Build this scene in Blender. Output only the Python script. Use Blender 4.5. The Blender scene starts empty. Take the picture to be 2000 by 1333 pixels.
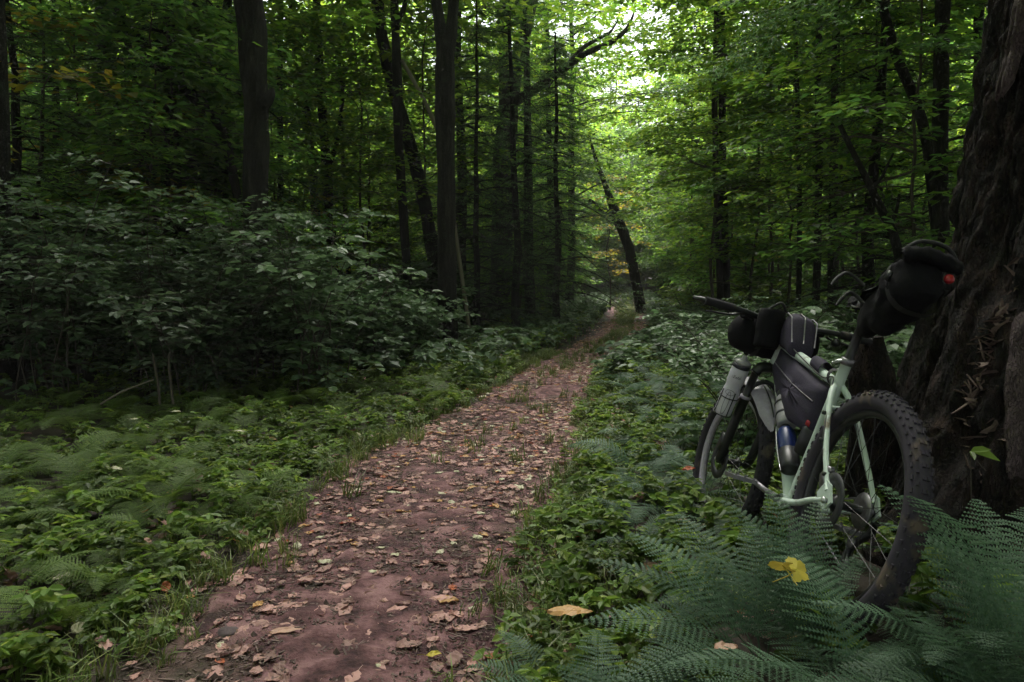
import bpy, math, random
import numpy as np
from mathutils import Vector, Matrix, Euler

# ------------------------------------------------------------------ scene, camera, light
sc = bpy.context.scene
COL = sc.collection
rng = np.random.default_rng(11)
random.seed(11)
PITCH = math.radians(5.0)
FPX = 1444.0
CAM = np.array([0.0, 0.0, 1.25])

cam_data = bpy.data.cameras.new('camera')
cam_data.sensor_width = 36.0
cam_data.lens = 36.0 * FPX / 2000.0
cam_data.clip_start = 0.05
cam_data.clip_end = 2000.0
cam = bpy.data.objects.new('camera', cam_data)
COL.objects.link(cam)
cam.location = CAM
cam.rotation_euler = (math.radians(90) - PITCH, 0, 0)
sc.camera = cam

SUN_EL, SUN_ROT = math.radians(63), math.radians(6)
world = bpy.data.worlds.new('World')
sc.world = world
world.use_nodes = True
wn, wl = world.node_tree.nodes, world.node_tree.links
bg = wn['Background']
sky = wn.new('ShaderNodeTexSky')
sky.sky_type = 'NISHITA'
sky.sun_disc = False
sky.sun_elevation = SUN_EL
sky.sun_rotation = SUN_ROT
sky.air_density = 1.0
sky.dust_density = 4.0
sky.ozone_density = 1.0
hs = wn.new('ShaderNodeHueSaturation')
hs.inputs['Saturation'].default_value = 0.35
wl.new(sky.outputs[0], hs.inputs['Color'])
wl.new(hs.outputs[0], bg.inputs['Color'])
bg.inputs['Strength'].default_value = 0.075

sun_data = bpy.data.lights.new('sun', 'SUN')
sun_data.energy = 1.5
sun_data.angle = math.radians(25)
sun_data.color = (1.0, 0.96, 0.9)
sun = bpy.data.objects.new('sun', sun_data)
COL.objects.link(sun)
# light arrives from ahead of the camera, high over the far end of the path
sdir = Vector((math.sin(SUN_ROT) * math.cos(SUN_EL), math.cos(SUN_ROT) * math.cos(SUN_EL), math.sin(SUN_EL)))
sun.rotation_euler = (-sdir).to_track_quat('-Z', 'Y').to_euler()

sc.view_settings.view_transform = 'Standard'
sc.view_settings.look = 'None'
sc.view_settings.gamma = 1.0
sc.view_settings.use_curve_mapping = False
sc.view_settings.exposure = 2.72
sc.render.engine = 'CYCLES'
cy = sc.cycles
cy.max_bounces = 7
cy.diffuse_bounces = 5
cy.glossy_bounces = 2
cy.transmission_bounces = 4
cy.transparent_max_bounces = 4
cy.sample_clamp_indirect = 4.0
cy.caustics_reflective = False
cy.caustics_refractive = False
cy.use_denoising = True

# ------------------------------------------------------------------ helpers
FW = np.array([0, math.cos(PITCH), -math.sin(PITCH)])
UPV = np.array([0, math.sin(PITCH), math.cos(PITCH)])
def at(px, py, Y):
    """World point at distance Y along the trail on the sight line of a photograph pixel."""
    d = FW + np.array([(px - 1000) / FPX, 0, 0]) + UPV * ((666.5 - py) / FPX)
    return CAM + d * (Y / d[1])

def sm(x, a, b):
    t = np.clip((np.asarray(x, float) - a) / (b - a), 0, 1)
    return t * t * (3 - 2 * t)

def _hash(ix, iy, iz, seed):
    h = (ix * 374761393 + iy * 668265263 + iz * 2147483647 + seed * 1274126177) & 0xFFFFFFFF
    h = ((h ^ (h >> 13)) * 1274126177) & 0xFFFFFFFF
    h = h ^ (h >> 16)
    return (h & 0xFFFFFF) / float(0xFFFFFF)

def vnoise(x, y, z=0.0, seed=0):
    """Smooth value noise in -1..1."""
    x, y, z = np.broadcast_arrays(np.asarray(x, float), np.asarray(y, float), np.asarray(z, float))
    ix, iy, iz = (np.floor(v).astype(np.int64) for v in (x, y, z))
    fx, fy, fz = x - ix, y - iy, z - iz
    fx, fy, fz = (v * v * (3 - 2 * v) for v in (fx, fy, fz))
    r = 0
    for dx in (0, 1):
        for dy in (0, 1):
            for dz in (0, 1):
                w = (fx if dx else 1 - fx) * (fy if dy else 1 - fy) * (fz if dz else 1 - fz)
                r = r + w * _hash(ix + dx, iy + dy, iz + dz, seed)
    return r * 2 - 1

def fbm(x, y, z=0.0, seed=0, o=3):
    s, a = 0, 1.0
    for k in range(o):
        s = s + a * vnoise(np.asarray(x) * 2 ** k, np.asarray(y) * 2 ** k, np.asarray(z) * 2 ** k, seed + k * 7)
        a *= 0.5
    return s

class MB:
    """Collects vertices and faces and links them as one mesh object."""
    def __init__(self):
        self.V, self.F, self.n = [], [], 0
    def add(self, V, F, m=0):
        V = np.asarray(V, float).reshape(-1, 3)
        if not isinstance(F, list):
            F = [F]
        for f in F:
            f = np.asarray(f, int)
            if f.size:
                self.F.append((f + self.n, m))
        self.V.append(V)
        self.n += len(V)
        return self
    def tube(self, P, r, sides=8, m=0, cap=True, jit=0.0, squash=None):
        V, F = tube(P, r, sides, cap, jit)
        return self.add(V, F, m)
    def box(self, c, s, R=None, m=0, taper=1.0, bev=0.0):
        V, F = box(c, s, R, taper)
        return self.add(V, F, m)
    def mesh(self, name, mats, smooth=False):
        me = bpy.data.meshes.new(name)
        V = np.concatenate(self.V).astype(np.float32) if self.V else np.zeros((0, 3), np.float32)
        me.vertices.add(len(V))
        me.vertices.foreach_set('co', V.ravel())
        idx, start, tot, mi, p = [], [], [], [], 0
        for f, m in self.F:
            k = f.shape[1]
            idx.append(f.ravel())
            start.append(p + np.arange(len(f)) * k)
            tot.append(np.full(len(f), k))
            mi.append(np.full(len(f), m))
            p += f.size
        if idx:
            idx, start, tot, mi = (np.concatenate(v).astype(np.int32) for v in (idx, start, tot, mi))
            me.loops.add(len(idx))
            me.loops.foreach_set('vertex_index', idx)
            me.polygons.add(len(start))
            me.polygons.foreach_set('loop_start', start)
            me.polygons.foreach_set('loop_total', tot)
            me.polygons.foreach_set('material_index', mi)
            me.polygons.foreach_set('use_smooth', np.full(len(start), smooth))
        for q in (mats if isinstance(mats, (list, tuple)) else [mats]):
            me.materials.append(q)
        me.update(calc_edges=True)
        me.validate()
        return me
    def build(self, name, mats, parent=None, smooth=False):
        return link(name, self.mesh(name, mats, smooth), parent)

def link(name, data, parent=None):
    o = bpy.data.objects.new(name, data)
    COL.objects.link(o)
    if parent is not None:
        o.parent = parent
    return o

def tag(o, label=None, cat=None, group=None, kind=None):
    if label: o['label'] = label
    if cat: o['category'] = cat
    if group: o['group'] = group
    if kind: o['kind'] = kind
    return o

def thing(name, label, cat, loc=(0, 0, 0), rz=0.0, group=None, scale=1.0):
    o = link(name, None)
    o.location = loc
    o.rotation_euler = (0, 0, rz)
    o.scale = (scale,) * 3
    o.empty_display_size = 0.1
    return tag(o, label, cat, group)

def norm(v):
    v = np.asarray(v, float)
    return v / (np.linalg.norm(v, axis=-1, keepdims=True) + 1e-12)

def tube(P, r, sides=8, cap=True, jit=0.0):
    P = np.asarray(P, float)
    n = len(P)
    r = np.atleast_1d(np.asarray(r, float))
    r = np.interp(np.linspace(0, 1, n), np.linspace(0, 1, len(r)), r) if len(r) > 1 else np.full(n, r[0])
    T = np.gradient(P, axis=0)
    T = norm(T)
    ref = np.array([0, 0, 1.0]) if abs(T[:, 2]).mean() < 0.8 else np.array([1.0, 0, 0])
    A = norm(np.cross(T, ref))
    B = np.cross(T, A)
    a = np.linspace(0, 2 * math.pi, sides, endpoint=False)
    rr = r[:, None] * np.ones(sides)
    if jit:
        rr = rr * (1 + jit * (rng.random((n, sides)) - 0.5))
    V = P[:, None, :] + rr[..., None] * (np.cos(a)[None, :, None] * A[:, None, :] + np.sin(a)[None, :, None] * B[:, None, :])
    i = np.arange(n - 1)[:, None] * sides
    j = np.arange(sides)[None, :]
    j2 = (j + 1) % sides
    F = np.stack([i + j, i + j2, i + sides + j2, i + sides + j], -1).reshape(-1, 4)
    V = V.reshape(-1, 3)
    Fs = [F]
    if cap:
        Fs.append(np.arange(sides)[None, :].copy())
        Fs.append((np.arange(sides)[None, ::-1] + (n - 1) * sides).copy())
    return V, Fs

def box(c, s, R=None, taper=1.0):
    V = np.array([[x, y, z] for z in (-.5, .5) for y in (-.5, .5) for x in (-.5, .5)]) * np.asarray(s, float)
    V[4:, :2] *= taper
    if R is not None:
        V = V @ np.asarray(R, float).T
    V = V + np.asarray(c, float)
    F = np.array([[0, 2, 3, 1], [4, 5, 7, 6], [0, 1, 5, 4], [2, 6, 7, 3], [0, 4, 6, 2], [1, 3, 7, 5]])
    return V, [F]

def spline(P, n):
    """Catmull-Rom through points P."""
    P = np.asarray(P, float)
    Q = np.vstack([2 * P[0] - P[1], P, 2 * P[-1] - P[-2]])
    t = np.linspace(0, len(P) - 1 - 1e-9, n)
    i = t.astype(int)
    u = (t - i)[:, None]
    a, b, c, d = Q[i], Q[i + 1], Q[i + 2], Q[i + 3]
    return 0.5 * ((2 * b) + (-a + c) * u + (2 * a - 5 * b + 4 * c - d) * u ** 2 + (-a + 3 * b - 3 * c + d) * u ** 3)

def lathe(prof, sides=20, axis_o=(0, 0, 0), axis=(0, 0, 1)):
    """prof: list of (r, h) along the axis."""
    ax = norm(axis)
    ref = np.array([1.0, 0, 0]) if abs(ax[0]) < .9 else np.array([0, 1.0, 0])
    A = norm(np.cross(ax, ref)); B = np.cross(ax, A)
    a = np.linspace(0, 2 * math.pi, sides, endpoint=False)
    V = []
    for r, h in prof:
        V.append(np.asarray(axis_o) + ax * h + r * (np.cos(a)[:, None] * A + np.sin(a)[:, None] * B))
    V = np.concatenate(V)
    n = len(prof)
    i = np.arange(n - 1)[:, None] * sides
    j = np.arange(sides)[None, :]
    F = np.stack([i + j, i + (j + 1) % sides, i + sides + (j + 1) % sides, i + sides + j], -1).reshape(-1, 4)
    return V, [F, np.arange(sides)[None, ::-1].copy(), (np.arange(sides)[None, :] + (n - 1) * sides).copy()]

# ---- leaf shapes, vectorised
def leaf_quads(P, D, N, L, W, big=False, droop=0.12, fold=0.08):
    P, D, N = (np.asarray(v, float) for v in (P, D, N))
    n = len(P)
    L = np.broadcast_to(np.asarray(L, float), (n,))[:, None]
    W = np.broadcast_to(np.asarray(W, float), (n,))[:, None]
    D = norm(D)
    S = norm(np.cross(N, D))
    N = np.cross(D, S)
    if not big:
        V = np.stack([P, P + D * L * .42 + S * W * .5 + N * L * fold, P + D * L - N * L * droop, P + D * L * .42 - S * W * .5 + N * L * fold], 1)
        F = np.arange(4 * n).reshape(n, 4)
        return V.reshape(-1, 3), [F]
    a = P; t = P + D * L - N * L * droop
    V = np.stack([a, P + D * L * .22 + S * W * .40 + N * L * fold, P + D * L * .62 + S * W * .44 + N * L * fold * .6, t,
                  P + D * L * .62 - S * W * .44 + N * L * fold * .6, P + D * L * .22 - S * W * .40 + N * L * fold], 1)
    b = np.arange(n)[:, None] * 6
    F = np.concatenate([b + np.array([[0, 1, 2, 3]]), b + np.array([[0, 3, 4, 5]])])
    return V.reshape(-1, 3), [F]

# ------------------------------------------------------------------ materials
def new_mat(name):
    m = bpy.data.materials.new(name)
    m.use_nodes = True
    nt = m.node_tree
    return m, nt.nodes, nt.links, nt.nodes['Principled BSDF']

def ramp(n, cols, pos=None):
    r = n.new('ShaderNodeValToRGB')
    e = r.color_ramp.elements
    pos = pos or [i / (len(cols) - 1) for i in range(len(cols))]
    while len(e) < len(cols):
        e.new(0.5)
    for k, (c, p) in enumerate(zip(cols, pos)):
        e[k].position = p
        e[k].color = (*c, 1)
    return r

def leaf_mat(name, cols, trans=0.45, tcol=1.9, rough=0.5, spec=0.35, objvar=0.35, pos=None):
    """Diffuse + translucent leaf; each leaf and each plant differs a little."""
    m, n, l, b = new_mat(name)
    g = n.new('ShaderNodeNewGeometry')
    r = ramp(n, cols, pos)
    l.new(g.outputs['Random Per Island'], r.inputs[0])
    oi = n.new('ShaderNodeObjectInfo')
    mr = n.new('ShaderNodeMapRange')
    mr.inputs['To Min'].default_value = 1 - objvar
    mr.inputs['To Max'].default_value = 1 + objvar
    l.new(oi.outputs['Random'], mr.inputs['Value'])
    h = n.new('ShaderNodeHueSaturation')
    l.new(r.outputs[0], h.inputs['Color'])
    l.new(mr.outputs[0], h.inputs['Value'])
    l.new(h.outputs[0], b.inputs['Base Color'])
    b.inputs['Roughness'].default_value = rough
    b.inputs['Specular IOR Level'].default_value = spec
    t = n.new('ShaderNodeBsdfTranslucent')
    h2 = n.new('ShaderNodeHueSaturation')
    h2.inputs['Hue'].default_value = 0.485
    h2.inputs['Value'].default_value = tcol
    l.new(h.outputs[0], h2.inputs['Color'])
    l.new(h2.outputs[0], t.inputs['Color'])
    mix = n.new('ShaderNodeMixShader')
    mix.inputs[0].default_value = trans
    l.new(b.outputs[0], mix.inputs[1])
    l.new(t.outputs[0], mix.inputs[2])
    l.new(mix.outputs[0], n['Material Output'].inputs['Surface'])
    return m

def noise_mat(name, cols, scale=8.0, rough=0.85, bump=0.4, stretch=(1, 1, 1), pos=None, detail=6.0, spec=0.3, dist=0.02, island=False, lichen=None, metal=0.0, cracks=0.0):
    m, n, l, b = new_mat(name)
    tc = n.new('ShaderNodeTexCoord')
    mp = n.new('ShaderNodeMapping')
    mp.inputs['Scale'].default_value = stretch
    l.new(tc.outputs['Object'], mp.inputs[0])
    nz = n.new('ShaderNodeTexNoise')
    nz.inputs['Scale'].default_value = scale
    nz.inputs['Detail'].default_value = detail
    nz.inputs['Roughness'].default_value = 0.65
    l.new(mp.outputs[0], nz.inputs['Vector'])
    r = ramp(n, cols, pos)
    l.new(nz.outputs[0], r.inputs[0])
    colout = r.outputs[0]
    if lichen:
        n2 = n.new('ShaderNodeTexNoise')
        n2.inputs['Scale'].default_value = lichen[1]
        n2.inputs['Detail'].default_value = 5
        l.new(tc.outputs['Object'], n2.inputs['Vector'])
        r2 = ramp(n, [(0, 0, 0), (1, 1, 1)], [lichen[2], lichen[2] + .12])
        l.new(n2.outputs[0], r2.inputs[0])
        mx = n.new('ShaderNodeMix')
        mx.data_type = 'RGBA'
        l.new(r2.outputs[0], mx.inputs[0])
        l.new(colout, mx.inputs[6])
        mx.inputs[7].default_value = (*lichen[0], 1)
        colout = mx.outputs[2]
    if island:
        g = n.new('ShaderNodeNewGeometry')
        mr = n.new('ShaderNodeMapRange')
        mr.inputs['To Min'].default_value = .6
        mr.inputs['To Max'].default_value = 1.5
        l.new(g.outputs['Random Per Island'], mr.inputs['Value'])
        h = n.new('ShaderNodeHueSaturation')
        l.new(colout, h.inputs['Color'])
        l.new(mr.outputs[0], h.inputs['Value'])
        colout = h.outputs[0]
    l.new(colout, b.inputs['Base Color'])
    b.inputs['Roughness'].default_value = rough
    b.inputs['Specular IOR Level'].default_value = spec
    b.inputs['Metallic'].default_value = metal
    if cracks:
        m2 = n.new('ShaderNodeMapping')
        m2.inputs['Scale'].default_value = (cracks, cracks, cracks * .28)
        va = n.new('ShaderNodeVectorMath')
        va.operation = 'MULTIPLY_ADD'
        l.new(nz.outputs['Color'], va.inputs[0])
        va.inputs[1].default_value = (.05, .05, .12)
        l.new(tc.outputs['Object'], va.inputs[2])
        l.new(va.outputs[0], m2.inputs[0])
        vo = n.new('ShaderNodeTexVoronoi')
        vo.feature = 'DISTANCE_TO_EDGE'
        l.new(m2.outputs[0], vo.inputs['Vector'])
        rc = ramp(n, [(0, 0, 0), (1, 1, 1)], [0.0, .16])
        l.new(vo.outputs[0], rc.inputs[0])
        b2 = n.new('ShaderNodeBump')
        b2.inputs['Strength'].default_value = .9
        b2.inputs['Distance'].default_value = .025
        l.new(rc.outputs[0], b2.inputs['Height'])
        l.new(b2.outputs[0], b.inputs['Normal'])
    if bump:
        bp = n.new('ShaderNodeBump')
        if cracks:
            l.new(b2.outputs[0], bp.inputs['Normal'])
        bp.inputs['Strength'].default_value = bump
        bp.inputs['Distance'].default_value = dist
        l.new(nz.outputs[0], bp.inputs['Height'])
        l.new(bp.outputs[0], b.inputs['Normal'])
    return m

M = {}
M['maple'] = leaf_mat('maple_leaf', [(.035, .085, .012), (.055, .120, .014), (.085, .150, .016), (.12, .17, .018)], trans=.55, tcol=3.7)
M['beech'] = leaf_mat('beech_leaf', [(.030, .080, .018), (.05, .105, .020), (.075, .135, .020)], trans=.55, tcol=3.7)
M['autumn'] = leaf_mat('turning_leaf', [(.12, .15, .015), (.20, .18, .015), (.24, .19, .02)], trans=.55, tcol=2.2)
M['hemlock'] = leaf_mat('hemlock_needle', [(.028, .062, .024), (.042, .085, .03), (.06, .10, .036)], trans=.45, tcol=2.6, rough=.6)
M['shrub'] = leaf_mat('shrub_leaf', [(.04, .08, .034), (.065, .11, .05), (.10, .15, .075)], trans=.35, tcol=2.0, rough=.45, objvar=.4)
M['fern_teal'] = leaf_mat('fern_blue_green', [(.050, .098, .056), (.066, .118, .070), (.088, .142, .088)], trans=.3, tcol=1.6, rough=.6, objvar=.3)
M['fern_green'] = leaf_mat('fern_yellow_green', [(.045, .085, .013), (.066, .115, .017), (.10, .145, .026)], trans=.35, tcol=1.7, rough=.6, objvar=.4)
M['plant'] = leaf_mat('ground_plant_leaf', [(.06, .11, .018), (.085, .145, .022), (.13, .17, .03)], trans=.4, tcol=2.2, objvar=.5)
M['grass'] = leaf_mat('grass_blade', [(.06, .10, .022), (.09, .135, .03), (.15, .16, .05)], trans=.35, tcol=1.6, objvar=.4)
M['litter'] = leaf_mat('fallen_leaf_tan', [(.06, .030, .022), (.16, .075, .064), (.29, .155, .135), (.38, .225, .20), (.50, .345, .315)], trans=.12, tcol=1.2, rough=.6, objvar=.45)
M['leaf_yellow'] = leaf_mat('fallen_leaf_yellow', [(.42, .34, .04), (.52, .42, .07)], trans=.2, tcol=1.2, objvar=.05)
M['leaf_orange'] = leaf_mat('fallen_leaf_orange', [(.42, .22, .08), (.48, .28, .12)], trans=.15, tcol=1.2, objvar=.1)
M['leaf_red'] = leaf_mat('fallen_leaf_red', [(.30, .06, .025), (.34, .09, .03)], trans=.15, tcol=1.2, objvar=.1)
M['leaf_pink'] = leaf_mat('fallen_leaf_pink', [(.42, .25, .19), (.46, .28, .21)], trans=.15, tcol=1.2, objvar=.1)
M['leaf_pale'] = leaf_mat('fallen_leaf_pale', [(.45, .42, .28), (.5, .46, .33)], trans=.2, tcol=1.2, objvar=.1)
M['bark'] = noise_mat('tree_bark', [(.006, .0055, .005), (.015, .0135, .012), (.045, .039, .034)], scale=14, stretch=(1, 1, .22), bump=.9, dist=.03, pos=[.3, .5, .72], lichen=((.024, .030, .019), 3.0, .6), cracks=22)
M['bark_grey'] = noise_mat('grey_bark', [(.014, .013, .012), (.035, .032, .029), (.075, .07, .063)], scale=10, stretch=(1, 1, .3), bump=.6, dist=.02, pos=[.3, .5, .72], lichen=((.07, .075, .06), 4.0, .6), cracks=26)
M['twig'] = noise_mat('twig_bark', [(.04, .032, .026), (.085, .07, .058)], scale=20, bump=.3)
M['dead_wood'] = noise_mat('weathered_dead_wood', [(.10, .085, .065), (.2, .17, .14)], scale=20, stretch=(1, 1, .3), bump=.4)
M['rot_bark'] = noise_mat('rotting_dark_bark', [(.002, .0015, .0014), (.007, .004, .0037), (.024, .013, .011), (.085, .05, .042)], scale=17, stretch=(1, 1, .34), bump=1.0, dist=.05, pos=[.34, .47, .58, .74], detail=14, cracks=17, lichen=((.022, .025, .014), 5.0, .62))
M['splinter'] = noise_mat('pale_shredded_wood', [(.05, .03, .026), (.13, .09, .078), (.27, .205, .18)], scale=30, stretch=(1, 1, .15), bump=.6, island=True)
M['slab'] = noise_mat('pinkish_grey_bark', [(.03, .02, .021), (.10, .07, .074), (.25, .185, .19)], scale=16, stretch=(1, 1, .2), bump=1.0, dist=.04, detail=12, cracks=24)
M['moss'] = noise_mat('moss', [(.03, .06, .01), (.07, .12, .02)], scale=40, bump=.8)
M['soil'] = noise_mat('forest_soil', [(.012, .010, .008), (.03, .022, .016), (.06, .042, .032)], scale=5, bump=.8, dist=.03, detail=10)
M['dirt'] = noise_mat('path_dirt', [(.030, .012, .014), (.110, .049, .053), (.225, .120, .124)], scale=7, bump=1.0, dist=.05, detail=15, pos=[.38, .5, .63], lichen=((.055, .05, .032), 1.1, .56))
M['stone'] = noise_mat('dark_stone', [(.05, .036, .038), (.10, .075, .08)], scale=12, bump=.4)

# ------------------------------------------------------------------ terrain
PATH_Y = np.array([-6, 0, 2.28, 3.54, 5.0, 6.9, 10.0, 12.9, 16.4, 22.6, 36, 52, 90])
PATH_X = np.array([-1.0, -.75, -.60, -.56, -.32, .10, .70, 1.52, 2.48, 3.5, 5.5, 7.9, 12.5])
PATH_W = np.array([.60, .58, .58, .62, .74, .58, .50, .48, .50, .54, .58, .60, .60])
def pc(y): return np.interp(y, PATH_Y, PATH_X)
def pw(y): return np.interp(y, PATH_Y, PATH_W)
_ys = np.linspace(-6, 90, 800)
_k = np.ones(17) / 17
_xs = np.convolve(np.pad(np.interp(_ys, PATH_Y, PATH_X), 8, mode='edge'), _k, 'valid')
def pc(y): return np.interp(y, _ys, _xs)

def H(x, y):
    x = np.asarray(x, float); y = np.asarray(y, float)
    d = x - pc(y)
    e = np.abs(d) - pw(y)
    z = .05 * sm(e, -.1, .7) + .10 * sm(-d, 1.5, 5) + .06 * sm(d, 1.5, 4)
    z = z + sm(e, -.2, .6) * (.045 * vnoise(x * .55, y * .55, 0, 3) + .02 * vnoise(x * 1.5, y * 1.5, 0, 5))
    z = z + .012 * vnoise(x * 1.1, y * 1.1, 0, 8)
    # the bank round the foot of the big tree
    z = z + .15 * np.exp(-(((x - 1.05) / .45) ** 2 + ((y - 1.95) / .75) ** 2)) + .20 * np.exp(-(((x - 2.4) / 1.0) ** 2 + ((y - 3.0) / 1.2) ** 2))
    z = z - .030 * np.exp(-(((x - .92) / .25) ** 2 + ((y - 3.3) / .3) ** 2))
    # the wood rises a little far away on both sides
    z = z + .9 * sm(np.abs(d), 12, 60) + 0.012 * np.clip(y - 30, 0, 60)
    return z

def Hs(x, y): return float(H(x, y))

def axis_grid(lo, hi, step, far, n):
    core = np.arange(lo, hi + 1e-6, step)
    out = np.geomspace(step, far, n).cumsum()
    a = lo - out[::-1]; b = hi + out
    return np.concatenate([a, core, b])

gx = axis_grid(-6, 6, .09, 130, 34)
gy = axis_grid(-1, 14, .09, 130, 34)
X, Y = np.meshgrid(gx, gy)
Z = H(X, Y) + .012 * vnoise(X * 4, Y * 4, 0, 21) * sm(np.abs(X - pc(Y)) - pw(Y), 0, .3)
nx, ny = len(gx), len(gy)
i = np.arange(ny - 1)[:, None] * nx + np.arange(nx - 1)[None, :]
F = np.stack([i, i + 1, i + nx + 1, i + nx], -1).reshape(-1, 4)
g = MB().add(np.stack([X, Y, Z], -1), F).build('ground', M['soil'], smooth=True)
tag(g, 'dark forest floor on both sides of the path', kind='structure')

# the trodden path: a finer sheet that dips under the soil along its ragged edges
py_ = np.concatenate([np.arange(-4, 1.6, .1), np.arange(1.6, 9, .02), np.arange(9, 24, .08), np.arange(24, 34, .25)])
us = np.linspace(-1, 1, 101)
U, PY = np.meshgrid(us, py_)
edge = 1 + .16 * fbm(PY * .9, np.sign(U) * 7.3, 0, 31) + .09 * vnoise(PY * 5, np.sign(U) * 3.1, 0, 33)
PX = pc(PY) + U * pw(PY) * 1.22 * edge
rut = -.014 * np.exp(-((np.abs(U) - .45) / .2) ** 2)
PZ = H(PX, PY) + .016 - .05 * sm(np.abs(U), .80, 1.0) + rut * .5 + .007 * fbm(PX * 5, PY * 5, 0, 41) + .007 * fbm(PX * 15, PY * 15, 0, 43, 3)
nu = len(us)
i = np.arange(len(py_) - 1)[:, None] * nu + np.arange(nu - 1)[None, :]
F = np.stack([i, i + 1, i + nu + 1, i + nu], -1).reshape(-1, 4)
path = MB().add(np.stack([PX, PY, PZ], -1), F).build('path', M['dirt'], smooth=True)
tag(path, 'reddish brown dirt path strewn with dead leaves', kind='structure')

# ------------------------------------------------------------------ geometry-node scatter for uncountable growth
def scatter(name, label, P, ROT, SCL, IDX, protos):
    me = bpy.data.meshes.new(name)
    n = len(P)
    me.vertices.add(n)
    me.vertices.foreach_set('co', np.asarray(P, np.float32).ravel())
    a = me.attributes.new('rot', 'FLOAT_VECTOR', 'POINT'); a.data.foreach_set('vector', np.asarray(ROT, np.float32).ravel())
    a = me.attributes.new('scl', 'FLOAT', 'POINT'); a.data.foreach_set('value', np.asarray(SCL, np.float32))
    a = me.attributes.new('idx', 'INT', 'POINT'); a.data.foreach_set('value', np.asarray(IDX, np.int32))
    o = link(name, me)
    nt = bpy.data.node_groups.new(name + '_scatter', 'GeometryNodeTree')
    nt.interface.new_socket('Geometry', in_out='INPUT', socket_type='NodeSocketGeometry')
    nt.interface.new_socket('Geometry', in_out='OUTPUT', socket_type='NodeSocketGeometry')
    gi = nt.nodes.new('NodeGroupInput'); go = nt.nodes.new('NodeGroupOutput')
    jn = nt.nodes.new('GeometryNodeJoinGeometry')
    for p in protos:
        oi = nt.nodes.new('GeometryNodeObjectInfo')
        oi.transform_space = 'ORIGINAL'
        oi.inputs['Object'].default_value = p
        oi.inputs['As Instance'].default_value = True
        nt.links.new(oi.outputs['Geometry'], jn.inputs[0])
    ip = nt.nodes.new('GeometryNodeInstanceOnPoints')
    ip.inputs['Pick Instance'].default_value = True
    nt.links.new(gi.outputs[0], ip.inputs['Points'])
    nt.links.new(jn.outputs[0], ip.inputs['Instance'])
    for nm, ty, sk in (('rot', 'FLOAT_VECTOR', 'Rotation'), ('scl', 'FLOAT', 'Scale'), ('idx', 'INT', 'Instance Index')):
        na = nt.nodes.new('GeometryNodeInputNamedAttribute')
        na.data_type = ty
        na.inputs['Name'].default_value = nm
        nt.links.new(na.outputs['Attribute'], ip.inputs[sk])
    nt.links.new(ip.outputs[0], go.inputs[0])
    md = o.modifiers.new('scatter', 'NODES')
    md.node_group = nt
    tag(o, label, kind='stuff')
    return o

# ------------------------------------------------------------------ trees: generators
def limb_pts(o, az, L, up, droop, n=6, wob=.06):
    s = np.linspace(0, 1, n)
    d = np.array([math.cos(az), math.sin(az), 0])
    side = np.array([-d[1], d[0], 0])
    P = o + d * (L * s)[:, None] + np.array([0, 0, 1.0]) * (L * (up * s - droop * s ** 2))[:, None]
    P = P + side * (np.cumsum(rng.normal(0, wob, n)) * L * .25)[:, None]
    P[0] = o
    return P

def foliage(bark, crown, trunk_at, zs, azs, Ls, rb, up, droop, nsec, nleaf, leafL, leafW, big=False, flat=.35, needle=False, sec=.45, m=0):
    """Branches with side twigs; leaves lie along the twigs in loose horizontal layers."""
    for z, az, L in zip(zs, azs, Ls):
        o = trunk_at(z)
        P = limb_pts(o, az, L, up + rng.normal(0, .12), droop * (.7 + .6 * rng.random()))
        bark.tube(P, np.linspace(rb * (.5 + .5 * L / max(Ls)), .004, len(P)), 5, m)
        ss = np.linspace(.18, 1.0, nsec) + rng.normal(0, .02, nsec)
        ss = np.clip(ss, .12, 1)
        idx = ss * (len(P) - 1)
        k = np.minimum(idx.astype(int), len(P) - 2)
        S0 = P[k] + (P[k + 1] - P[k]) * (idx - k)[:, None]
        sgn = np.where(np.arange(nsec) % 2, 1, -1)
        ang = az + sgn * np.radians(rng.uniform(40, 70, nsec))
        ang[-1] = az
        l = L * sec * (1.1 - .7 * ss) + .18
        l = l * rng.uniform(.6, 1.2, nsec)
        dirs = np.stack([np.cos(ang), np.sin(ang), rng.normal(-.05 if not needle else -.18, .12, nsec)], 1)
        for a, d, q in zip(S0, dirs, l):
            bark.tube(np.stack([a, a + d * q * .5 + [0, 0, .02], a + d * q]), [.006, .004, .002], 3, m, cap=False)
        nl = nleaf
        u = rng.uniform(.12, 1.05, (nsec, nl))
        Pl = S0[:, None] + dirs[:, None] * (l[:, None] * u)[..., None]
        s2 = rng.choice([-1, 1], (nsec, nl))
        la = ang[:, None] + s2 * np.radians(rng.uniform(25, 75, (nsec, nl)))
        Dl = np.stack([np.cos(la), np.sin(la), rng.normal(-.12, .22, (nsec, nl))], -1)
        if not needle:
            Pl = Pl + rng.normal(0, .035, Pl.shape) * np.array([1.6, 1.6, 1.0]) * (leafL / .1)
        Nl = np.stack([rng.normal(0, flat, (nsec, nl)), rng.normal(0, flat, (nsec, nl)), np.ones((nsec, nl))], -1)
        sz = leafL * rng.uniform(.6, 1.25, nsec * nl)
        V, F = leaf_quads(Pl.reshape(-1, 3), Dl.reshape(-1, 3), Nl.reshape(-1, 3), sz, sz * (leafW / leafL), big)
        crown.add(V, F, (rng.random() < .0) * 1)

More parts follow.
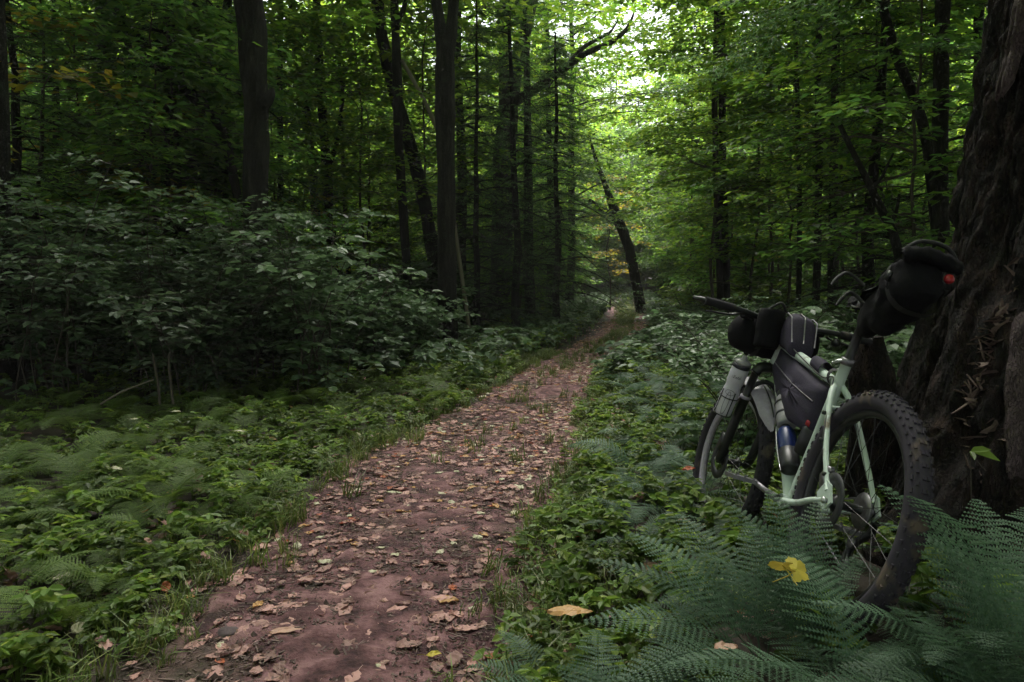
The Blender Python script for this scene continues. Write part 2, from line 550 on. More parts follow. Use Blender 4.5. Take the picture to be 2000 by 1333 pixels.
def trunk_path(Hh, r0, lean=(0, 0), wob=.03, n=14, flare=.35):
    t = np.linspace(0, 1, n)
    P = np.stack([lean[0] * t * Hh + np.cumsum(rng.normal(0, wob, n)), lean[1] * t * Hh + np.cumsum(rng.normal(0, wob, n)), t * Hh], 1)
    P[:, :2] -= P[0, :2]
    P[0, 2] = -.3
    r = r0 * (1 - .8 * t) * (1 + flare * np.exp(-t * Hh / .35))
    return P, r

def along(P):
    return lambda z: np.array([np.interp(z, P[:, 2], P[:, 0]), np.interp(z, P[:, 2], P[:, 1]), z])

def gen_tree(Hh, r0, zb, R, nprim, nsec, nleaf, leafL, leafW, up=.35, droop=.3, flat=.35, needle=False, prof=None, lean=(0, 0), wob=.04, sides=9, big=False, bare=0):
    b, c = MB(), MB()
    P, r = trunk_path(Hh, r0, lean, wob)
    b.tube(P, r, sides, jit=.12)
    t = (np.arange(nprim) + rng.random(nprim)) / nprim
    zs = zb + (Hh * .98 - zb) * t
    azs = np.arange(nprim) * 2.4 + rng.normal(0, .35, nprim)
    prof = prof or (lambda t: np.sqrt(np.clip(1 - (2 * t - .8) ** 2 / 1.6, .05, 1)))
    Ls = R * prof(t) * rng.uniform(.55, 1.1, nprim)
    foliage(b, c, along(P), zs, azs, Ls, r0 * .28, up, droop, nsec, nleaf, leafL, leafW, big=big, flat=flat, needle=needle)
    for _ in range(bare):   # dead side branches below the crown
        z = rng.uniform(.8, max(zb, 3.5)); az = rng.uniform(0, 6.3); L = rng.uniform(.4, R * .7)
        Q = limb_pts(along(P)(z), az, L, .1, .25, 5, .12)
        b.tube(Q, np.linspace(.014, .003, 5), 4)
        for _k in range(4):
            k = rng.integers(1, 5)
            d = np.array([math.cos(az + rng.normal(0, .9)), math.sin(az + rng.normal(0, .9)), rng.normal(-.1, .2)])
            b.tube(np.stack([Q[k], Q[k] + d * L * .3]), [.005, .002], 3, cap=False)
    return b, c

def tree_mesh(name, barkm, leafm, **k):
    b, c = gen_tree(**k)
    return b.mesh(name + '_trunk', barkm, True), c.mesh(name + '_crown', leafm)

KIND = {}
cone = lambda t: 1.02 - .93 * t
KIND['maple'] = [tree_mesh('maple', M['bark'], M['maple'], Hh=h, r0=.15, zb=z, R=r, nprim=46, nsec=11, nleaf=17, leafL=.15, leafW=.115, flat=.24, bare=6) for h, z, r in ((14, 3.0, 3.6), (12, 2.2, 3.2), (16, 4.5, 4.0))]
KIND['sapling'] = [tree_mesh('sapling', M['twig'], M['maple' if k % 2 else 'beech'], Hh=h, r0=.032, zb=z, R=r, nprim=30, nsec=9, nleaf=16, leafL=.135, leafW=.095, flat=.22, up=.25, droop=.3, sides=6, wob=.05, bare=2)
                   for k, (h, z, r) in enumerate(((6.0, .9, 1.9), (7.5, 1.6, 2.2), (4.6, .6, 1.6), (8.5, 2.4, 2.2)))]
KIND['yellow'] = [tree_mesh('turning', M['twig'], M['autumn'], Hh=5.0, r0=.03, zb=1.2, R=1.6, nprim=16, nsec=7, nleaf=10, leafL=.11, leafW=.09, up=.25, sides=6)]
KIND['hemlock'] = [tree_mesh('hemlock', M['bark'], M['hemlock'], Hh=h, r0=.14, zb=z, R=r, nprim=64, nsec=15, nleaf=24, leafL=.10, leafW=.024, up=.1, droop=.42, needle=True, prof=cone, flat=.3, bare=14)
                   for h, z, r in ((12, .7, 2.9), (10, 1.8, 2.4), (15, 2.5, 3.2))]
KIND['tall'] = [tree_mesh('tall', M['bark'], M['beech'], Hh=15, r0=.17, zb=5.5, R=4.6, nprim=40, nsec=11, nleaf=17, leafL=.12, leafW=.085, up=.5, bare=9)]

def put_tree(kind, v, x, y, label, cat, group, rz=None, s=1.0, name=None):
    me_t, me_c = KIND[kind][v % len(KIND[kind])]
    nm = name or {'maple': 'broadleaf_tree', 'sapling': 'sapling', 'yellow': 'sapling', 'hemlock': 'hemlock_tree', 'tall': 'broadleaf_tree'}[kind]
    t = thing(nm, label, cat, (x, y, Hs(x, y)), rng.uniform(0, 6.3) if rz is None else rz, group, s)
    link('trunk', me_t, t)
    link('crown', me_c, t)
    return t

# ------------------------------------------------------------------ trees one can single out: trunks follow the photograph
def trunk_mesh(P, r, sides=14, n=30, rough=.10, seed=0, flare=0.25):
    """A knobbly trunk along the points P with radii r."""
    P = np.asarray(P, float); r = np.asarray(r, float)
    Lc = np.concatenate([[0], np.cumsum(np.linalg.norm(np.diff(P, axis=0), axis=1))])
    kn = np.linspace(0, Lc[-1], max(len(P) + 1, int(Lc[-1] / .4)))
    P = np.stack([np.interp(kn, Lc, P[:, q]) for q in range(3)], 1)
    r = np.interp(kn, Lc, r)
    n = max(n, int(Lc[-1] / .09)) if Lc[-1] < 14 else max(n, int(Lc[-1] / .14))
    Q = spline(P, n); rr = np.interp(np.linspace(0, 1, n), np.linspace(0, 1, len(r)), r)
    z = Q[:, 2] - Q[0, 2]
    rr = rr * (1 + flare * np.exp(-z / .3))
    mb = MB().tube(Q, rr, sides)
    V = mb.V[0]
    c = np.repeat(Q, sides, axis=0)
    d = V - c
    k = 1 + rough * fbm(V[:, 0] * 9, V[:, 1] * 9, V[:, 2] * 2.2, seed, 2)
    mb.V[0] = c + d * k[:, None]
    return mb, Q, rr

def hero(label, pix, Yd, width, top=None, crown=None, cat='tree', name='broadleaf_tree', mat='bark', forks=(), crown_rz=0, crown_z=0, crown_s=1.0, group=None, seed=0, rough=.10, dy=0.0):
    """pix: list of photograph pixels along the trunk from the foot up, at distance Yd; width in photo pixels."""
    P = np.array([at(px, py, Yd + dy * k) for k, (px, py) in enumerate(pix)])
    foot = P[0].copy()
    foot[2] = Hs(foot[0], foot[1]) - .15
    # continue the lowest stretch straight down to the ground, and the top on upward out of frame
    if P[0, 2] - foot[2] > .1:
        sl = (P[1, :2] - P[0, :2]) / max(.5, P[1, 2] - P[0, 2])
        foot[:2] = P[0, :2] - sl * (P[0, 2] - foot[2]) * .6
        foot[2] = Hs(foot[0], foot[1]) - .15
        P = np.vstack([foot, P])
    else:
        P[0, 2] = foot[2]
    wpx = np.broadcast_to(np.asarray(width, float), (len(P),)) if np.isscalar(width) else np.interp(np.linspace(0, 1, len(P)), np.linspace(0, 1, len(width)), width)
    r = wpx / 2 * Yd / FPX
    if top:
        d = norm(P[-1] - P[-2])
        P = np.vstack([P, P[-1] + d * top * .5, P[-1] + d * top + [0, 0, .2]])
        r = np.concatenate([r, [r[-1] * .75, r[-1] * .3]])
    base = P[0] + [0, 0, .15]
    t = thing(name, label, cat, base, 0, group)
    mb, Q, rr = trunk_mesh(P - base, r, n=max(24, int(len(P) * 11)), seed=seed, rough=rough)
    mb.build('trunk', M[mat], t, True)
    for fk in forks:   # (pixel list, distance, width list)
        Pf = np.array([at(px, py, fk[1]) for px, py in fk[0]]) - base
        m2, _, _ = trunk_mesh(Pf, np.array(fk[2]) / 2 * fk[1] / FPX, sides=8, n=5 * len(Pf), seed=seed + 3, flare=0)
        m2.build('limb', M[mat], t, True)
    if crown:
        kind, v = crown
        c = link('crown', KIND[kind][v][1], t)
        tp = Q[-1]
        c.location = (tp[0] * .55, tp[1] * .55, crown_z)
        c.rotation_euler = (0, 0, crown_rz)
        c.scale = (crown_s,) * 3
    return t

hero('thick dark rough trunk left of the path, a broken stub on its right side', [(500, 440), (500, 330), (499, 200), (494, 90), (486, 0)], 9.2, [54, 47, 46, 50, 56], 9, ('tall', 0), crown_z=.0,
     forks=[([(515, 205), (528, 190), (531, 172)], 9.1, [26, 20, 9])], seed=1, rough=.16)
hero('dark trunk cut by the left edge of the photo', [(4, 420), (3, 300), (0, 170), (-4, 60), (-8, -60)], 7.5, [34, 30, 28, 26], 8, ('maple', 2), crown_rz=2.0, crown_z=-.6, crown_s=1.25, seed=2)
hero('straight dark trunk in the gloom beside the leaning dead trunk at upper left', [(208, 350), (206, 240), (203, 120), (203, 0)], 13.5, [34, 32, 30], 8, ('maple', 2), seed=3, crown_rz=1)
hero('bare dark trunk leaning left across the gloom at upper left', [(440, 268), (418, 225), (368, 180), (310, 128), (255, 60), (208, -10)], 10.5, [16, 20, 22, 20, 16], None, cat='dead tree', name='dead_tree', seed=4)
hero('short grey trunk leaning in front of the left shrubs', [(292, 350), (286, 290), (275, 225), (262, 150)], 11.5, [15, 13, 11], 3, mat='bark_grey', cat='dead tree', name='dead_tree', seed=5)
hero('dim trunk left of the thick rough trunk, rising behind its stub', [(404, 150), (406, 70), (404, -10)], 15, [18, 18], 7, ('maple', 0), seed=6)
hero('narrow dim trunk close against the left of the thick rough trunk', [(437, 150), (440, 70), (446, -10)], 14, [17, 16], 7, ('maple', 1), seed=7, crown_rz=2)
hero('thin pole trunk just right of the thick rough trunk', [(549, 440), (548, 330), (546, 180), (548, 60)], 15, [13, 11, 10], 4, ('sapling', 3), crown_z=1.5, seed=8, name='sapling')
hero('slim trunk with a slight bend, leaning left among bright leaves', [(622, 480), (614, 390), (604, 260), (590, 150), (574, 40), (566, -30)], 17.5, [20, 17, 15, 13], 6, ('sapling', 3), crown_z=3.2, crown_s=1.25, seed=9)
hero('slim dark trunk forking above head height among bright leaves', [(650, 520), (643, 420), (636, 300), (628, 200), (622, 100), (618, -10)], 16.5, [24, 20, 17, 14], 6, ('sapling', 1), crown_z=3.2, crown_s=1.25, seed=10, crown_rz=3,
     forks=[([(640, 330), (658, 280), (668, 210), (672, 120)], 16.5, [11, 9, 8, 6])])
hero('very thin straight pole between the forked trunk and the leaning trunk', [(678, 480), (673, 380), (668, 270), (664, 150)], 18, [9, 8, 7], 4, ('sapling', 0), seed=11, name='sapling', crown_z=1.5)
hero('dark trunk leaning left over the straight trunk it crosses', [(858, 575), (846, 490), (828, 390), (803, 290), (776, 200), (752, 110), (738, 20), (732, -40)], 14.5, [30, 26, 25, 24, 24, 26], 7, ('sapling', 1), crown_z=3.2, crown_s=1.25, seed=12, rough=.14)
hero('straight slim trunk crossed by the leaning dark trunk, forking at the top', [(799, 590), (793, 500), (786, 390), (778, 270), (776, 170), (773, 70), (770, -10)], 13.8, [18, 17, 17, 19, 14], 6, ('sapling', 1), crown_z=3.2, crown_s=1.25, crown_rz=1.4, seed=13,
     forks=[([(774, 45), (790, 15), (800, -30)], 13.8, [12, 9, 7])])
hero('straight dark trunk nearest the bend, split into two stems near the top', [(874, 640), (873, 520), (871, 380), (870, 240), (869, 130), (868, 75)], 11.2, [42, 37, 35, 36, 40, 28], None, seed=14, rough=.13,
     forks=[([(871, 175), (866, 100), (858, 40), (852, -10), (838, -300), (830, -700)], 11.2, [30, 27, 23, 20, 16, 8]), ([(870, 175), (875, 100), (884, 40), (887, -10), (900, -300), (915, -700)], 11.2, [30, 27, 23, 19, 15, 8])],
     crown=('tall', 0), crown_rz=4.0, crown_z=0)
hero('pale thin dead stem leaning behind the split trunk', [(866, 290), (852, 245), (820, 180), (785, 118)], 12.5, [8, 9, 7], None, mat='dead_wood', cat='dead tree', name='dead_tree', seed=15)
hero('broad grey tree with a long crooked bough arching toward the path', [(975, 600), (982, 420), (985, 300), (994, 200), (1008, 130), (1024, 70), (1040, -10)], 18.5, [40, 40, 44, 36, 26, 24], 6, ('maple', 2), mat='bark_grey', seed=16, rough=.12, crown_z=1.5,
     forks=[([(992, 205), (1030, 185), (1080, 150), (1115, 125), (1150, 100), (1185, 88), (1215, 70), (1232, 45), (1240, 20)], 18.0, [24, 18, 16, 14, 11, 10, 9, 7, 3]),
            ([(1110, 128), (1135, 95), (1165, 78), (1190, 66), (1207, 40)], 17.9, [11, 8, 7, 5, 2])])
hero('straight twin trunk close behind the grey tree with the arching bough', [(980, 500), (984, 300), (983, 150), (984, -10)], 20.5, [22, 20, 18], 6, ('maple', 1), seed=17, crown_z=1.4)
hero('dark trunk inside the hemlock thicket left of the path', [(1036, 610), (1032, 500), (1032, 350), (1030, 200)], 17, [22, 20, 14], 5, ('hemlock', 0), crown_z=.2, name='hemlock_tree', seed=18)
hero('dark twin trunk leaning left over the far end of the path', [(1250, 592), (1241, 545), (1230, 490), (1212, 440), (1196, 400), (1183, 365)], 25, [22, 19, 19, 20, 11], 1.6, ('maple', 0), seed=19, rough=.16, crown_z=2.5,
     forks=[([(1238, 520), (1222, 470), (1200, 425), (1168, 405), (1150, 390)], 25, [14, 14, 12, 11, 7])])
hero('slim trunk of the close pair right of the path', [(1407, 590), (1404, 480), (1399, 350), (1396, 220), (1398, 110)], 15, [13, 12, 11], 5, ('sapling', 1), crown_z=2.2, seed=20, name='broadleaf_tree', crown_s=.8)
hero('straighter trunk of the close pair right of the path', [(1419, 585), (1416, 470), (1412, 340), (1410, 210), (1410, 100)], 15.4, [16, 14, 13], 5, ('sapling', 3), crown_z=3.2, crown_s=1.25, seed=21)
hero('pale thin stem left of the three dark poles behind the handlebar', [(1560, 575), (1562, 450), (1560, 300), (1556, 150)], 12.5, [11, 10, 8], 4, ('sapling', 3), crown_z=1.0, seed=22, name='sapling')
hero('middle dark pole of the three behind the handlebar', [(1594, 590), (1597, 470), (1600, 330), (1598, 170), (1600, 40)], 11.8, [15, 14, 12], 5, ('sapling', 1), crown_z=2.2, seed=23, name='broadleaf_tree', crown_s=.85)
hero('straightest dark pole of the three behind the handlebar', [(1624, 590), (1626, 460), (1629, 300), (1632, 150), (1634, 0)], 11.2, [17, 16, 14], 5, ('sapling', 1), crown_z=3.2, crown_s=1.25, seed=24)
hero('crooked small tree leaning left toward the poles behind the handlebar', [(1762, 540), (1752, 480), (1732, 425), (1700, 370), (1668, 300), (1640, 245)], 7.5, [18, 18, 17, 12, 9], None, seed=25, cat='sapling', name='sapling',
     forks=[([(1740, 440), (1752, 410), (1756, 380)], 7.5, [9, 7, 5]), ([(1700, 370), (1720, 350), (1745, 300)], 7.5, [8, 6, 4])])
hero('dark stem leaning left high above the saddle bag', [(1812, 280), (1792, 205), (1770, 160), (1745, 90), (1722, 10), (1712, -60)], 8.4, [22, 19, 18, 16], 5, ('hemlock', 1), seed=26, crown_z=1.5, name='hemlock_tree')
hero('dim reddish trunk just behind the big rotten tree', [(1838, 470), (1836, 330), (1838, 150), (1842, 0)], 8.0, [32, 28, 26], 8, ('tall', 0), crown_rz=5.0, crown_z=0, seed=27)

# dead horizontal branches of the hemlocks on the right
def dead_branch(pix, Yd, w, nt):
    mb = MB()
    P = spline(np.array([at(px, py, Yd + .25 * k) for k, (px, py) in enumerate(pix)]), 14)
    mb.tube(P, np.linspace(w, .15 * w, 14) / 2 * Yd / FPX, 5)
    L = np.linalg.norm(P[-1] - P[0])
    for k in range(nt):
        i = rng.integers(2, 13)
        d = norm(P[i] - P[i - 1]) + rng.normal(0, .55, 3)
        q = L * rng.uniform(.12, .3)
        mb.tube(np.stack([P[i], P[i] + d * q * .5, P[i] + d * q + [0, 0, -.03]]), [w * .17 * Yd / FPX, w * .1 * Yd / FPX, .001], 3, cap=False)
    return mb
for o in [o for o in bpy.data.objects if o.get('label') == 'dark stem leaning left high above the saddle bag']:
    for pix, w in (([(1800, 330), (1720, 355), (1640, 380), (1560, 390)], 7), ([(1800, 420), (1730, 445), (1650, 460), (1590, 480)], 7), ([(1790, 300), (1700, 270), (1620, 270), (1560, 290)], 6), ([(1805, 450), (1740, 440), (1690, 415)], 5)):
        m = dead_branch(pix, 8.2, w, 16)
        m.V = [v - np.array(o.location) for v in m.V]
        m.build('dead_branch', M['twig'], o)
for o in [o for o in bpy.data.objects if o.get('label') == 'slim trunk of the close pair right of the path']:
    for pix, w in (([(1405, 335), (1360, 320), (1320, 300), (1290, 300)], 6), ([(1405, 372), (1450, 365), (1520, 345), (1560, 310)], 7), ([(1405, 205), (1460, 215), (1510, 218), (1550, 232)], 6), ([(1405, 325), (1440, 330), (1500, 335)], 6), ([(1402, 110), (1460, 105), (1530, 115), (1600, 150)], 6)):
        m = dead_branch(pix, 14.6, w, 14)
        m.V = [v - np.array(o.location) for v in m.V]
        m.build('dead_branch', M['twig'], o)

# ------------------------------------------------------------------ the rest of the wood, each tree its own
BG = []
def ok(x, y, r):
    if abs(x - pc(y)) < r: return False
    return True
def zone(n, kind, xr, yr, label, cat, group, clear=2.0, gap=1.2, s=(.85, 1.2), tries=60):
    """xr in photo pixels, yr in metres."""
    k = 0
    for _ in range(n * tries):
        if k >= n: break
        y = math.sqrt(rng.uniform(yr[0] ** 2, yr[1] ** 2)); px = rng.uniform(*xr)
        x = (px - 1000) * y / FPX
        if not ok(x, y, clear): continue
        if any((x - a) ** 2 + (y - b) ** 2 < gap ** 2 for a, b in BG): continue
        BG.append((x, y)); k += 1
        kk, v = random.choice(kind)
        put_tree(kk, v, x, y, label, cat, group, s=rng.uniform(*s))
SAP = [('sapling', k) for k in range(4)]
MAP = [('maple', k) for k in range(3)]
zone(16, SAP, (520, 860), (14, 30), 'bright sapling behind the slim trunks left of the path', 'sapling', 'saplings in the bright gap left of the path', gap=1.5)
zone(12, SAP, (-60, 520), (12, 24), 'dim sapling in the gloom behind the left shrubs', 'sapling', 'saplings in the gloom at left', gap=1.5)
zone(7, [('hemlock', 0), ('hemlock', 1)], (-60, 460), (10, 22), 'dark hemlock in the gloom behind the left shrubs', 'hemlock', 'hemlocks in the gloom at left', gap=2.2)
zone(6, SAP, (880, 1120), (17, 28), 'pale sapling in the thicket behind the small hemlocks', 'sapling', 'saplings behind the small hemlocks', clear=2.4, gap=1.4)
zone(2, [('hemlock', 0), ('hemlock', 1)], (900, 1080), (17, 23), 'drooping dark hemlock in the thicket left of the path', 'hemlock', 'hemlocks left of the path', clear=2.2, gap=1.6)
zone(6, SAP, (1010, 1170), (24, 40), 'light green sapling over the left of the far path', 'sapling', 'saplings along the far path', clear=2.4, gap=1.5)
zone(18, SAP, (1240, 1560), (14, 32), 'bright sapling in the leafy gap right of the path', 'sapling', 'saplings in the bright gap right of the path', clear=1.8, gap=1.5)
zone(10, SAP, (1540, 1900), (8, 20), 'thin sapling in the woods behind the bicycle', 'sapling', 'saplings behind the bicycle', gap=1.4)
zone(3, [('hemlock', 0), ('hemlock', 1), ('hemlock', 2)], (1560, 1900), (10, 20), 'dark hemlock in the woods behind the bicycle', 'hemlock', 'hemlocks behind the bicycle', gap=2.2)
zone(4, MAP, (-100, 900), (28, 45), 'distant broadleaf tree in the woods left of the path', 'tree', 'distant trees left of the path', gap=3.0)
zone(4, MAP, (950, 1450), (38, 60), 'distant broadleaf tree round the far end of the path', 'tree', 'distant trees at the end of the path', clear=2.6, gap=3.0)
zone(3, MAP, (1500, 2100), (26, 45), 'distant broadleaf tree in the woods right of the path', 'tree', 'distant trees right of the path', gap=3.0)
for px, y, kind, v, s_, lab in ((60, 8.6, 'hemlock', 1, .55, 'small dark hemlock at the left edge behind the front shrubs'), (165, 9.8, 'sapling', 0, .85, 'leafy sapling rising between the left hemlock and the straight dark trunk'),
                                (275, 9.4, 'sapling', 2, 1.05, 'wide low sapling under the leaning dead trunk'), (350, 10.4, 'sapling', 0, .95, 'sapling with layered leaves under the middle of the leaning dead trunk'),
                                (425, 11.2, 'sapling', 2, 1.1, 'sapling with layered leaves beside the thick rough trunk'), (120, 11.5, 'hemlock', 0, .6, 'dark hemlock behind the left edge sapling'),
                                (240, 12.2, 'hemlock', 0, .62, 'dark hemlock right of the straight dark trunk at upper left'), (380, 13, 'hemlock', 1, .7, 'dark hemlock left of the thick rough trunk'),
                                (930, 13.4, 'hemlock', 0, .50, 'small hemlock with boughs to the ground right of the split trunk'), (1010, 14.2, 'hemlock', 0, .62, 'hemlock with layered boughs before the broad grey tree'), (1085, 15.2, 'hemlock', 1, .60, 'hemlock nearest the left edge of the path'),
                                (1690, 9.6, 'hemlock', 0, .62, 'dark hemlock above the handlebar right of the poles'), (1790, 8.2, 'sapling', 0, .9, 'leafy sapling above the seat pack'),
                                (1530, 13.5, 'sapling', 0, .95, 'leafy sapling left of the three poles'), (1470, 15, 'sapling', 1, 1.0, 'tall sapling right of the close pair of trunks'),
                                (1870, 9.5, 'hemlock', 1, .7, 'dark hemlock hidden behind the huge trunk edge')):
    x = (px - 1000) * y / FPX
    put_tree(kind, v, x, y, lab, 'hemlock' if kind == 'hemlock' else 'sapling', None, s=s_)
# broadleaf trees that close the view along the path
for px, y, v, s_, lab in ((1110, 24, 0, .95, 'broadleaf tree reaching over the path from the left'), (1350, 31, 1, 1.0, 'broadleaf tree reaching over the path from the right'),
                          (1185, 62, 0, 1.25, 'pale far tree left of centre at the end of the path'), (1235, 66, 1, 1.35, 'pale far tree right of centre at the end of the path'), (1205, 78, 2, 1.5, 'farthest tree behind the end of the path'),
                          (1120, 46, 1, 1.1, 'tree left of the far path before the farthest trees'), (1310, 48, 2, 1.0, 'tree right of the far path before the farthest trees')):
    x = (px - 1000) * y / FPX
    put_tree('maple', v, x, y, lab, 'tree', None, s=s_)
for px, y, kind, v, s, lab in ((75, 9.0, 'yellow', 0, 1.15, 'yellow green maple sapling at the upper left corner'), (590, 14.0, 'yellow', 0, .55, 'small yellowing sapling beside the thin pole left of the path'), (1190, 27, 'yellow', 0, 1.0, 'yellow green sapling against the leaning twin trunk'),
                                (1500, 20, 'yellow', 0, 1.2, 'yellow green sapling glowing right of the close pair of trunks'), (1188, 46, 'hemlock', 0, .42, 'small dark conifer standing where the path disappears')):
    x = (px - 1000) * y / FPX
    put_tree(kind, v, x, y, lab, 'hemlock' if kind == 'hemlock' else 'sapling', None, s=s)

# the far wood that closes every view, one mass
n = 1500
ang = rng.uniform(-1.0, 1.0, n); dist = rng.uniform(36, 85, n)
wx, wy = np.sin(ang) * dist, np.cos(ang) * dist
keep = (np.abs(wx - pc(wy)) > 2.5) | (wy > 48)
wx, wy = wx[keep], wy[keep]
proto = [o for o in bpy.data.objects if o.name.startswith('crown') and o.data in (KIND['sapling'][1][1], KIND['sapling'][3][1], KIND['sapling'][0][1], KIND['sapling'][2][1])]
ps, seen = [], set()
for o in proto:
    if o.data.name not in seen:
        seen.add(o.data.name); ps.append(o)
nw = len(wx)
scatter('far_woods', 'far off green wood that closes the view between the trunks', np.stack([wx, wy, H(wx, wy) - .3], 1),
        np.stack([np.zeros(nw), np.zeros(nw), rng.uniform(0, 6.3, nw)], 1), rng.uniform(1.0, 2.1, nw), rng.integers(0, len(ps), nw), ps)

# the same wood goes on behind and beside the viewer
bt, bc = gen_tree(Hh=13, r0=.15, zb=3.6, R=4.2, nprim=44, nsec=11, nleaf=17, leafL=.15, leafW=.115, up=.4, droop=.3)
bm_ = MB(); bm_.V = bt.V + bc.V; bm_.n = bt.n + bc.n; bm_.F = bt.F + [(f_ + bt.n, 1) for f_, _ in bc.F]
t0 = bm_.build('broadleaf_tree', [M['bark'], M['maple']])
t0.location = (-4.6, -1.6, Hs(-4.6, -1.6)); tag(t0, 'broadleaf tree standing left of the viewer, out of the picture', 'tree')
nb = 80
ab = rng.uniform(math.radians(62), math.radians(298), nb); rb_ = np.sqrt(rng.uniform(3.6 ** 2, 24 ** 2, nb))
bx, by = np.sin(ab) * rb_, np.cos(ab) * rb_
kp = (np.abs(bx - pc(by)) > 1.8) & (np.hypot(bx + 4.6, by + 1.6) > 2)
bx, by = bx[kp], by[kp]
scatter('woods_behind', 'the same wood going on behind and beside the viewer', np.stack([bx, by, H(bx, by)], 1), np.stack([0 * bx, 0 * bx, rng.uniform(0, 6.3, len(bx))], 1), rng.uniform(.85, 1.25, len(bx)), 0 * bx, [t0])

# ------------------------------------------------------------------ the big rotten tree on the right
BT = np.array([2.32, 3.05, 0.0]); BT[2] = Hs(BT[0], BT[1]) - .1
big = thing('old_tree', 'huge rotting dark trunk at the right edge, the bicycle leaning on it', 'tree', BT)
nz_, na_ = 150, 400
zz = np.linspace(-.2, 9, nz_) ** 1.0
zz = np.concatenate([np.linspace(-.3, 3.0, 300), np.linspace(3.05, 9.5, 40)])
aa = np.linspace(0, 2 * math.pi, na_, endpoint=False)
A, Zt = np.meshgrid(aa, zz)
flare = .46 + .43 * np.exp(-np.clip(Zt, 0, None) / .75)
lobes = .16 * np.exp(-np.clip(Zt, 0, None) / .8) * (np.cos(5 * A + .6) * .7 + np.cos(3 * A + 2.1) * .5)
ca, sa = np.cos(A), np.sin(A)
rough_ = .055 * fbm(ca * 5, sa * 5, Zt * 1.3, 51, 4) + .012 * fbm(ca * 26, sa * 26, Zt * 12, 59, 2)
wx_ = .35 * fbm(ca * 4, sa * 4, Zt * 2.2, 63, 2)
ck = np.abs(vnoise(ca * 8 + wx_, sa * 8 + wx_, Zt * 1.5 + wx_, 65)); ck2 = np.abs(vnoise(ca * 13 + wx_, sa * 13, Zt * 5.0 + wx_ * 2, 67))
rough_ = rough_ - .036 * (1 - sm(ck, .0, .20)) - .020 * (1 - sm(ck2, 0, .16)) * sm(ck, .1, .3)
pits = -.10 * sm(fbm(ca * 2.2, sa * 2.2, Zt * 1.6, 61, 2), .35, .9) * sm(1.7 - Zt, 0, .6)
Rr = (flare + lobes + rough_ + pits) * (1 - .03 * np.clip(Zt, 0, None))
lean_x = .06 * Zt
V = np.stack([Rr * ca + lean_x, Rr * sa + .02 * Zt, Zt], -1)
i = np.arange(len(zz) - 1)[:, None] * na_; j = np.arange(na_)[None, :]
F = np.stack([i + j, i + (j + 1) % na_, i + na_ + (j + 1) % na_, i + na_ + j], -1).reshape(-1, 4)
MB().add(V, F).build('trunk', M['rot_bark'], big, True)
def bt_surf(a, z):
    k = np.unravel_index(np.argmin((np.abs(A - a % (2 * math.pi)) * 3 + np.abs(Zt - z))), A.shape)
    return V[k], np.array([math.cos(a), math.sin(a), 0])
# shredded splinters of pale wood hanging off the rotten side
shared = []
for k in range(6):
    n = 7
    L, w = rng.uniform(.06, .14), rng.uniform(.012, .030)
    t = np.linspace(0, 1, n)
    mid = np.stack([L * t, .012 * np.sin(t * 4 + k), -.15 * L * t ** 2], 1)
    wd = w * (1 - t * .85) * (1 + .3 * rng.random(n))
    Vs = np.concatenate([mid + np.stack([0 * t, wd, 0 * t], 1), mid - np.stack([0 * t, wd, .3 * wd], 1), mid + np.stack([0 * t, 0 * t, -.006 - .3 * wd], 1)])
    a_ = np.arange(n - 1)
    Fs = np.concatenate([np.stack([a_ + p * n, a_ + 1 + p * n, a_ + 1 + q * n, a_ + q * n], 1) for p, q in ((0, 1), (1, 2), (2, 0))])
    shared.append(MB().add(Vs, Fs).mesh('splinter', M['splinter']))
PV = V.reshape(-1, 3) + BT
def pick(px, py):
    """Nearest point of the trunk seen at a photograph pixel: row, column."""
    d = PV - CAM; t = d @ FW
    qx = 1000 + FPX * d[:, 0] / t; qy = 666.5 - FPX * (d @ UPV) / t
    e = np.hypot(qx - px, qy - py)
    k = np.argmin(e + 1e4 * (t > 2.75) + 1e5 * (t < .3))
    return np.unravel_index(k, A.shape)
def out_at(iz, ia):
    c, s_ = math.cos(A[iz, ia]), math.sin(A[iz, ia])
    return np.array([c, s_, 0.0])
for k in range(260):
    if k < 160: px, py = rng.normal(1905, 55), rng.normal(645, 48)
    elif k < 205: px, py = rng.uniform(1800, 2040), rng.uniform(480, 950)
    elif k < 235: px, py = rng.normal(1885, 25), rng.normal(760, 9)
    else: px, py = rng.uniform(1850, 1960), rng.uniform(800, 930)
    iz, ia = pick(px, py); p, d = V[iz, ia], out_at(iz, ia)
    o = link('splinter', shared[k % 6], big)
    o.location = p - d * .012
    tang = np.array([-d[1], d[0], 0])
    dirn = Vector(d * rng.uniform(.0, .22) + tang * rng.normal(0, .8) + np.array([0, 0, rng.normal(-.2, .5)]))
    o.rotation_euler = dirn.to_track_quat('X', 'Z').to_euler()
    q = rng.uniform(.22, .8) * (1.3 if k % 9 == 0 else 1)
    o.scale = (q, q * rng.uniform(.7, 1.6), q)
